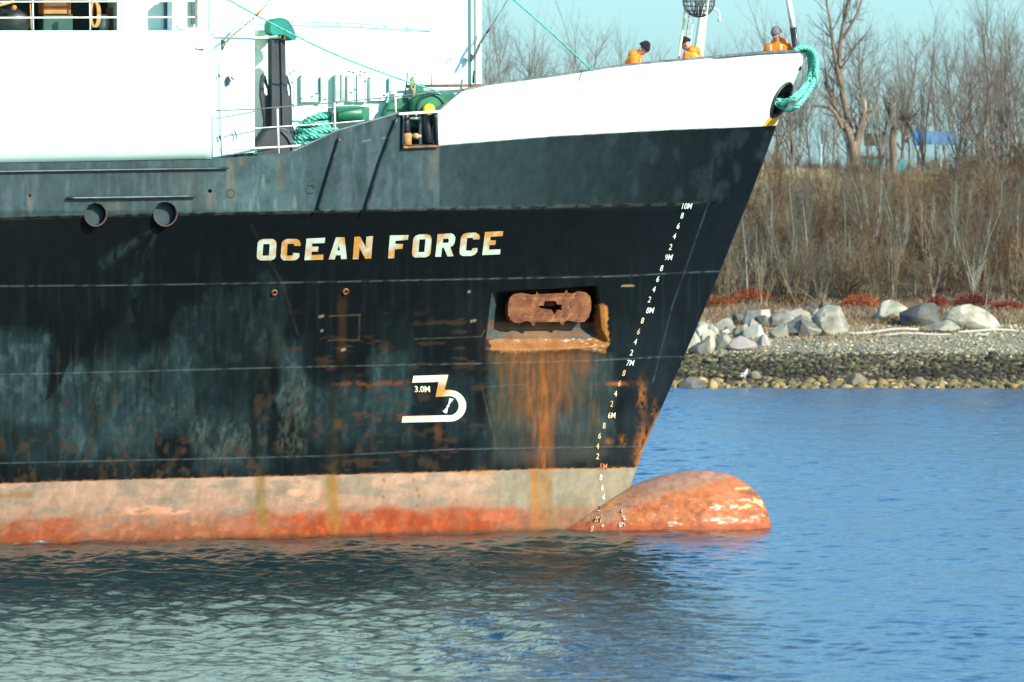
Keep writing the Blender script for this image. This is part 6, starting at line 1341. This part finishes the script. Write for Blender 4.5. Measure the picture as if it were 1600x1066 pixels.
# pale saplings picked out on the slope
G3 = 'pale thin saplings on the bank slope'
slope_t = [(1175, 330, 210, 455, 'x'), (1130, 420, 0, 0, '')]
for i, (a, y0, y1, sd) in enumerate([(1168, 330, 468, 41), (1152, 415, 470, 42), (1205, 300, 440, 43), (1262, 300, 440, 41), (1365, 262, 400, 44), (1330, 365, 440, 42), (1460, 300, 420, 45), (1458, 380, 470, 41), (1492, 290, 440, 43), (1540, 420, 484, 44), (1568, 425, 482, 45), (1395, 360, 470, 42), (1430, 400, 472, 43), (1230, 350, 460, 44), (1300, 380, 468, 45), (1285, 400, 470, 41), (1520, 330, 470, 42), (1590, 300, 440, 43), (1240, 290, 430, 45), (1410, 290, 420, 41), (1350, 300, 410, 44), (1555, 280, 420, 44), (1185, 360, 462, 43), (1320, 290, 405, 43)]):
    b_ = ground_at_px(a, y1); h = (y1 - y0) * b_.y / FP
    plant_tree('clump' if i % 3 == 1 else 'poplar', sd, b_.x, b_.y, h, 'pale forked bare sapling rising out of the slope brush' if i % 3 == 1 else 'pale thin bare sapling rising out of the slope brush', G3, ('bark_l', 'twig_l'), r=.055, rot=rs.uniform(0, 6.28), proto_h=4.0, name='sapling', cat='sapling')
# red and orange low bushes along the foot of the slope
M['redleaf'] = mat_vcol('red_leaves', rough=0.85, scale=3, amp=0.25, bump=0, spec=0.15)
def leafbush(a, yb_, w_px, h_px, colr_, label, seed, n=900):
    b_ = ground_at_px(a, yb_); k = b_.y / FP; w = w_px * k / 2 * 1.25; h = h_px * k * 1.35; rs_ = np.random.default_rng(seed)
    t = empty('red_bush', b_, label, 'bush', 'low red bushes at the foot of the slope')
    c0 = rs_.normal(size=(n, 3)); c0 /= np.linalg.norm(c0, axis=1, keepdims=True); c0 *= rs_.uniform(.3, 1, (n, 1)) ** .5; c0[:, 2] = np.abs(c0[:, 2]) * (.6 + .5 * vnoise(c0[:, 0] * 4 + 9, c0[:, 1] * 4, seed)); c0 = c0 * [w, w * .8, h] + np.array(b_)
    s2 = rs_.uniform(.015, .045, (n, 1)); u = rs_.normal(size=(n, 3)); v = rs_.normal(size=(n, 3)); u /= np.linalg.norm(u, axis=1, keepdims=True); v /= np.linalg.norm(v, axis=1, keepdims=True)
    Q = np.stack([c0 - u * s2, c0 + v * s2 * .7, c0 + u * s2, c0 - v * s2 * .7], 1).reshape(-1, 3); lc = np.array(colr_) * np.array([.78, .88, .95]) * rs_.uniform(.45, 1.4, (n, 1)) * np.array([1, 1, 1])
    raw_mesh('foliage', Q, np.arange(n * 4).reshape(n, 4), M['redleaf'], t, colors=np.repeat(lc, 4, 0))
    segs = []
    for _ in range(26):
        aa = rs_.uniform(0, 6.28); q = np.array([math.cos(aa) * w * .7, math.sin(aa) * w * .5, h * .85]) * rs_.uniform(.5, 1); segs.append((*np.array(b_), *(np.array(b_) + q), .012, .004))
    V, F_ = tubes_np(segs, 3); raw_mesh('stems', V, F_, M['twig'], t)
for i, (a, y, w, h, c, l) in enumerate([(1175, 472, 62, 18, (.42, .085, .02), 'widest orange red bush left of the others near the bow'), (1125, 480, 50, 15, (.33, .09, .025), 'dull orange bush closest to the ship bow'), (1345, 482, 56, 20, (.45, .10, .03), 'orange red bush beside the rounded pale boulder'), (1465, 482, 30, 16, (.30, .05, .025), 'small dark red bush above the pointed boulder'),
                                        (1520, 480, 56, 20, (.22, .04, .025), 'dark crimson bush behind the largest pale boulder'), (1575, 486, 46, 14, (.30, .06, .03), 'dark red bush at the far right edge'), (1240, 474, 40, 10, (.28, .12, .04), 'faint rusty bush in the grass behind the pile'), (1590, 262, 60, 34, (.36, .12, .03), 'rounded orange bush high on the bank at right'), (1340, 285, 40, 22, (.32, .16, .03), 'yellow orange bush at the foot of the forked old tree'), (1400, 505, 44, 14, (.26, .14, .05), 'low ochre bush in front of the rounded boulder')]):
    leafbush(a, y, w, h, c, l, 700 + i, n=2600)
# dry grass
def grass(name, n, x0, x1, y0, y1, h0, h1, cols, label, seed, hole=None):
    rs_ = np.random.default_rng(seed); x = rs_.uniform(x0, x1, n); y = rs_.uniform(y0, y1, n); keep = fbm(x / 1.5, y / 3, seed, 3) > rs_.uniform(.25, .6, n); x, y = x[keep], y[keep]; n = len(x); z = tz(x, y) - .02; h = rs_.uniform(h0, h1, n); a = rs_.uniform(0, 6.28, n); l = rs_.uniform(.1, .5, n) * h; w = rs_.uniform(.004, .012, n)
    dx, dy = np.cos(a) * l, np.sin(a) * l; b_ = rs_.uniform(0, 6.28, n); wx, wy = np.cos(b_) * w, np.sin(b_) * w
    P = np.stack([np.stack([x - wx, y - wy, z], -1), np.stack([x + wx, y + wy, z], -1), np.stack([x + dx * .4 + wx * .7, y + dy * .4 + wy * .7, z + h * .6], -1), np.stack([x + dx, y + dy, z + h], -1)], 1).reshape(-1, 3)
    c = np.array(cols)[rs_.integers(0, len(cols), n)] * rs_.uniform(.7, 1.3, (n, 1))
    o = raw_mesh(name, P, np.arange(n * 4).reshape(n, 4), M['redleaf'], None, (0, 0, 0), colors=np.repeat(c, 4, 0)); tag(o, label, 'grass', kind='stuff')
grass('dry_grass', 84000, -9, 25, 307, 320, .08, .30, [(.26, .21, .13), (.20, .14, .08), (.30, .26, .17), (.17, .11, .06), (.22, .13, .07)], 'dry tan and russet grass between the boulders and the slope', 1)
grass('crest_grass', 55000, -9, 26, 351, 364, .2, .5, [(.42, .36, .20), (.36, .30, .16), (.30, .24, .12)], 'pale yellow dry grass strip along the bank top', 2)
grass('beach_tufts', 5000, 4, 16, 298, 308, .1, .3, [(.34, .18, .06), (.30, .20, .09)], 'sparse orange tufts growing in the gravel', 3)
# boards, bin and pole on the bank top
def pxbox(mb, x0, y0, x1, y1, Y, dep): 
    a, b_ = W(x0, y1, Y), W(x1, y0, Y); return mb.box(((a.x + b_.x) / 2, Y + dep / 2, (a.z + b_.z) / 2), (b_.x - a.x, dep, b_.z - a.z))
def board(name, rects, posts, Y, mat, label, cat, pm='panel', ground_=275):
    t = empty(name, W((rects[0][0] + rects[0][2]) / 2, ground_, Y), label, cat)
    for i, r_ in enumerate(rects): pxbox(MB(), *r_[:4], Y - .02 * i, .08).build('panel', M[r_[4]], t, bevel=.01)
    for (x, y0) in posts: MB().tube([W(x, y0, Y + .06), W(x, ground_ + 6, Y + .06)], .04, 8).build('post', M[pm], t)
M['blue'] = mat_noise('bright_blue_panel', (0.02, 0.16, 0.42), (0.03, 0.22, 0.52), scale=3, rough=0.5); M['blue2'] = mat_noise('dull_blue_panel', (0.09, 0.18, 0.30), (0.12, 0.24, 0.38), scale=2, rough=0.6); M['teal'] = mat_noise('teal_plastic', (0.03, 0.25, 0.28), (0.06, 0.36, 0.40), scale=4, rough=0.5); M['board'] = mat_noise('brown_board', (0.09, 0.085, 0.06), (0.14, 0.13, 0.09), scale=4, rough=0.8)  # second blue is duller, for the canopy's wide panel
board('blue_canopy', [(1427, 204, 1446, 228, 'blue'), (1447, 205, 1492, 226, 'blue2')], [(1430, 228), (1444, 228), (1470, 226), (1490, 226)], 371, 'blue', 'blue panelled canopy on thin posts beyond the trees', 'canopy')
board('notice_board', [(1350, 208, 1384, 228, 'board')], [(1355, 228), (1380, 228)], 400, 'board', 'brown board on two posts between the old trees', 'board')
t = empty('teal_bin', W(1408, 272, 375), 'small teal bin standing beside the broken old tree', 'bin'); pxbox(MB(), 1402, 252, 1415, 272, 375, .35).build('bin_body', M['teal'], t, bevel=.03); pxbox(MB(), 1401, 249, 1416, 252, 374.97, .42).build('bin_lid', M['teal'], t, bevel=.02)
t = empty('dock_shed', W(1360, 262, 420), 'low green shed far behind the forked old tree', 'shed'); pxbox(MB(), 1344, 246, 1382, 272, 420, 2.0).build('wall', M['tarp'], t); pxbox(MB(), 1342, 243, 1384, 246, 419.9, 2.2).build('roof', M['board'], t)
t = empty('white_post', W(1283, 272, 390), 'white post standing in the pale grass near the bow', 'post'); MB().tube([W(1283, 275, 390), W(1283, 230, 390)], [.06, .05], 8).build('pole', M['white'], t); MB().ball(W(1283, 228, 390), .07).build('cap', M['white'], t)
t = empty('wire_fence', W(1400, 275, 367), 'thin dark rail fence running along the bank top', 'fence')
MB().tube([W(1215, 277, 367), W(1450, 273, 367), W(1640, 272, 367)], .02, 5).build('rail', M['bark'], t)
for x in range(1220, 1640, 42): MB().tube([W(x, 282, 367), W(x, 270, 367)], .03, 5).build('post', M['bark'], t)
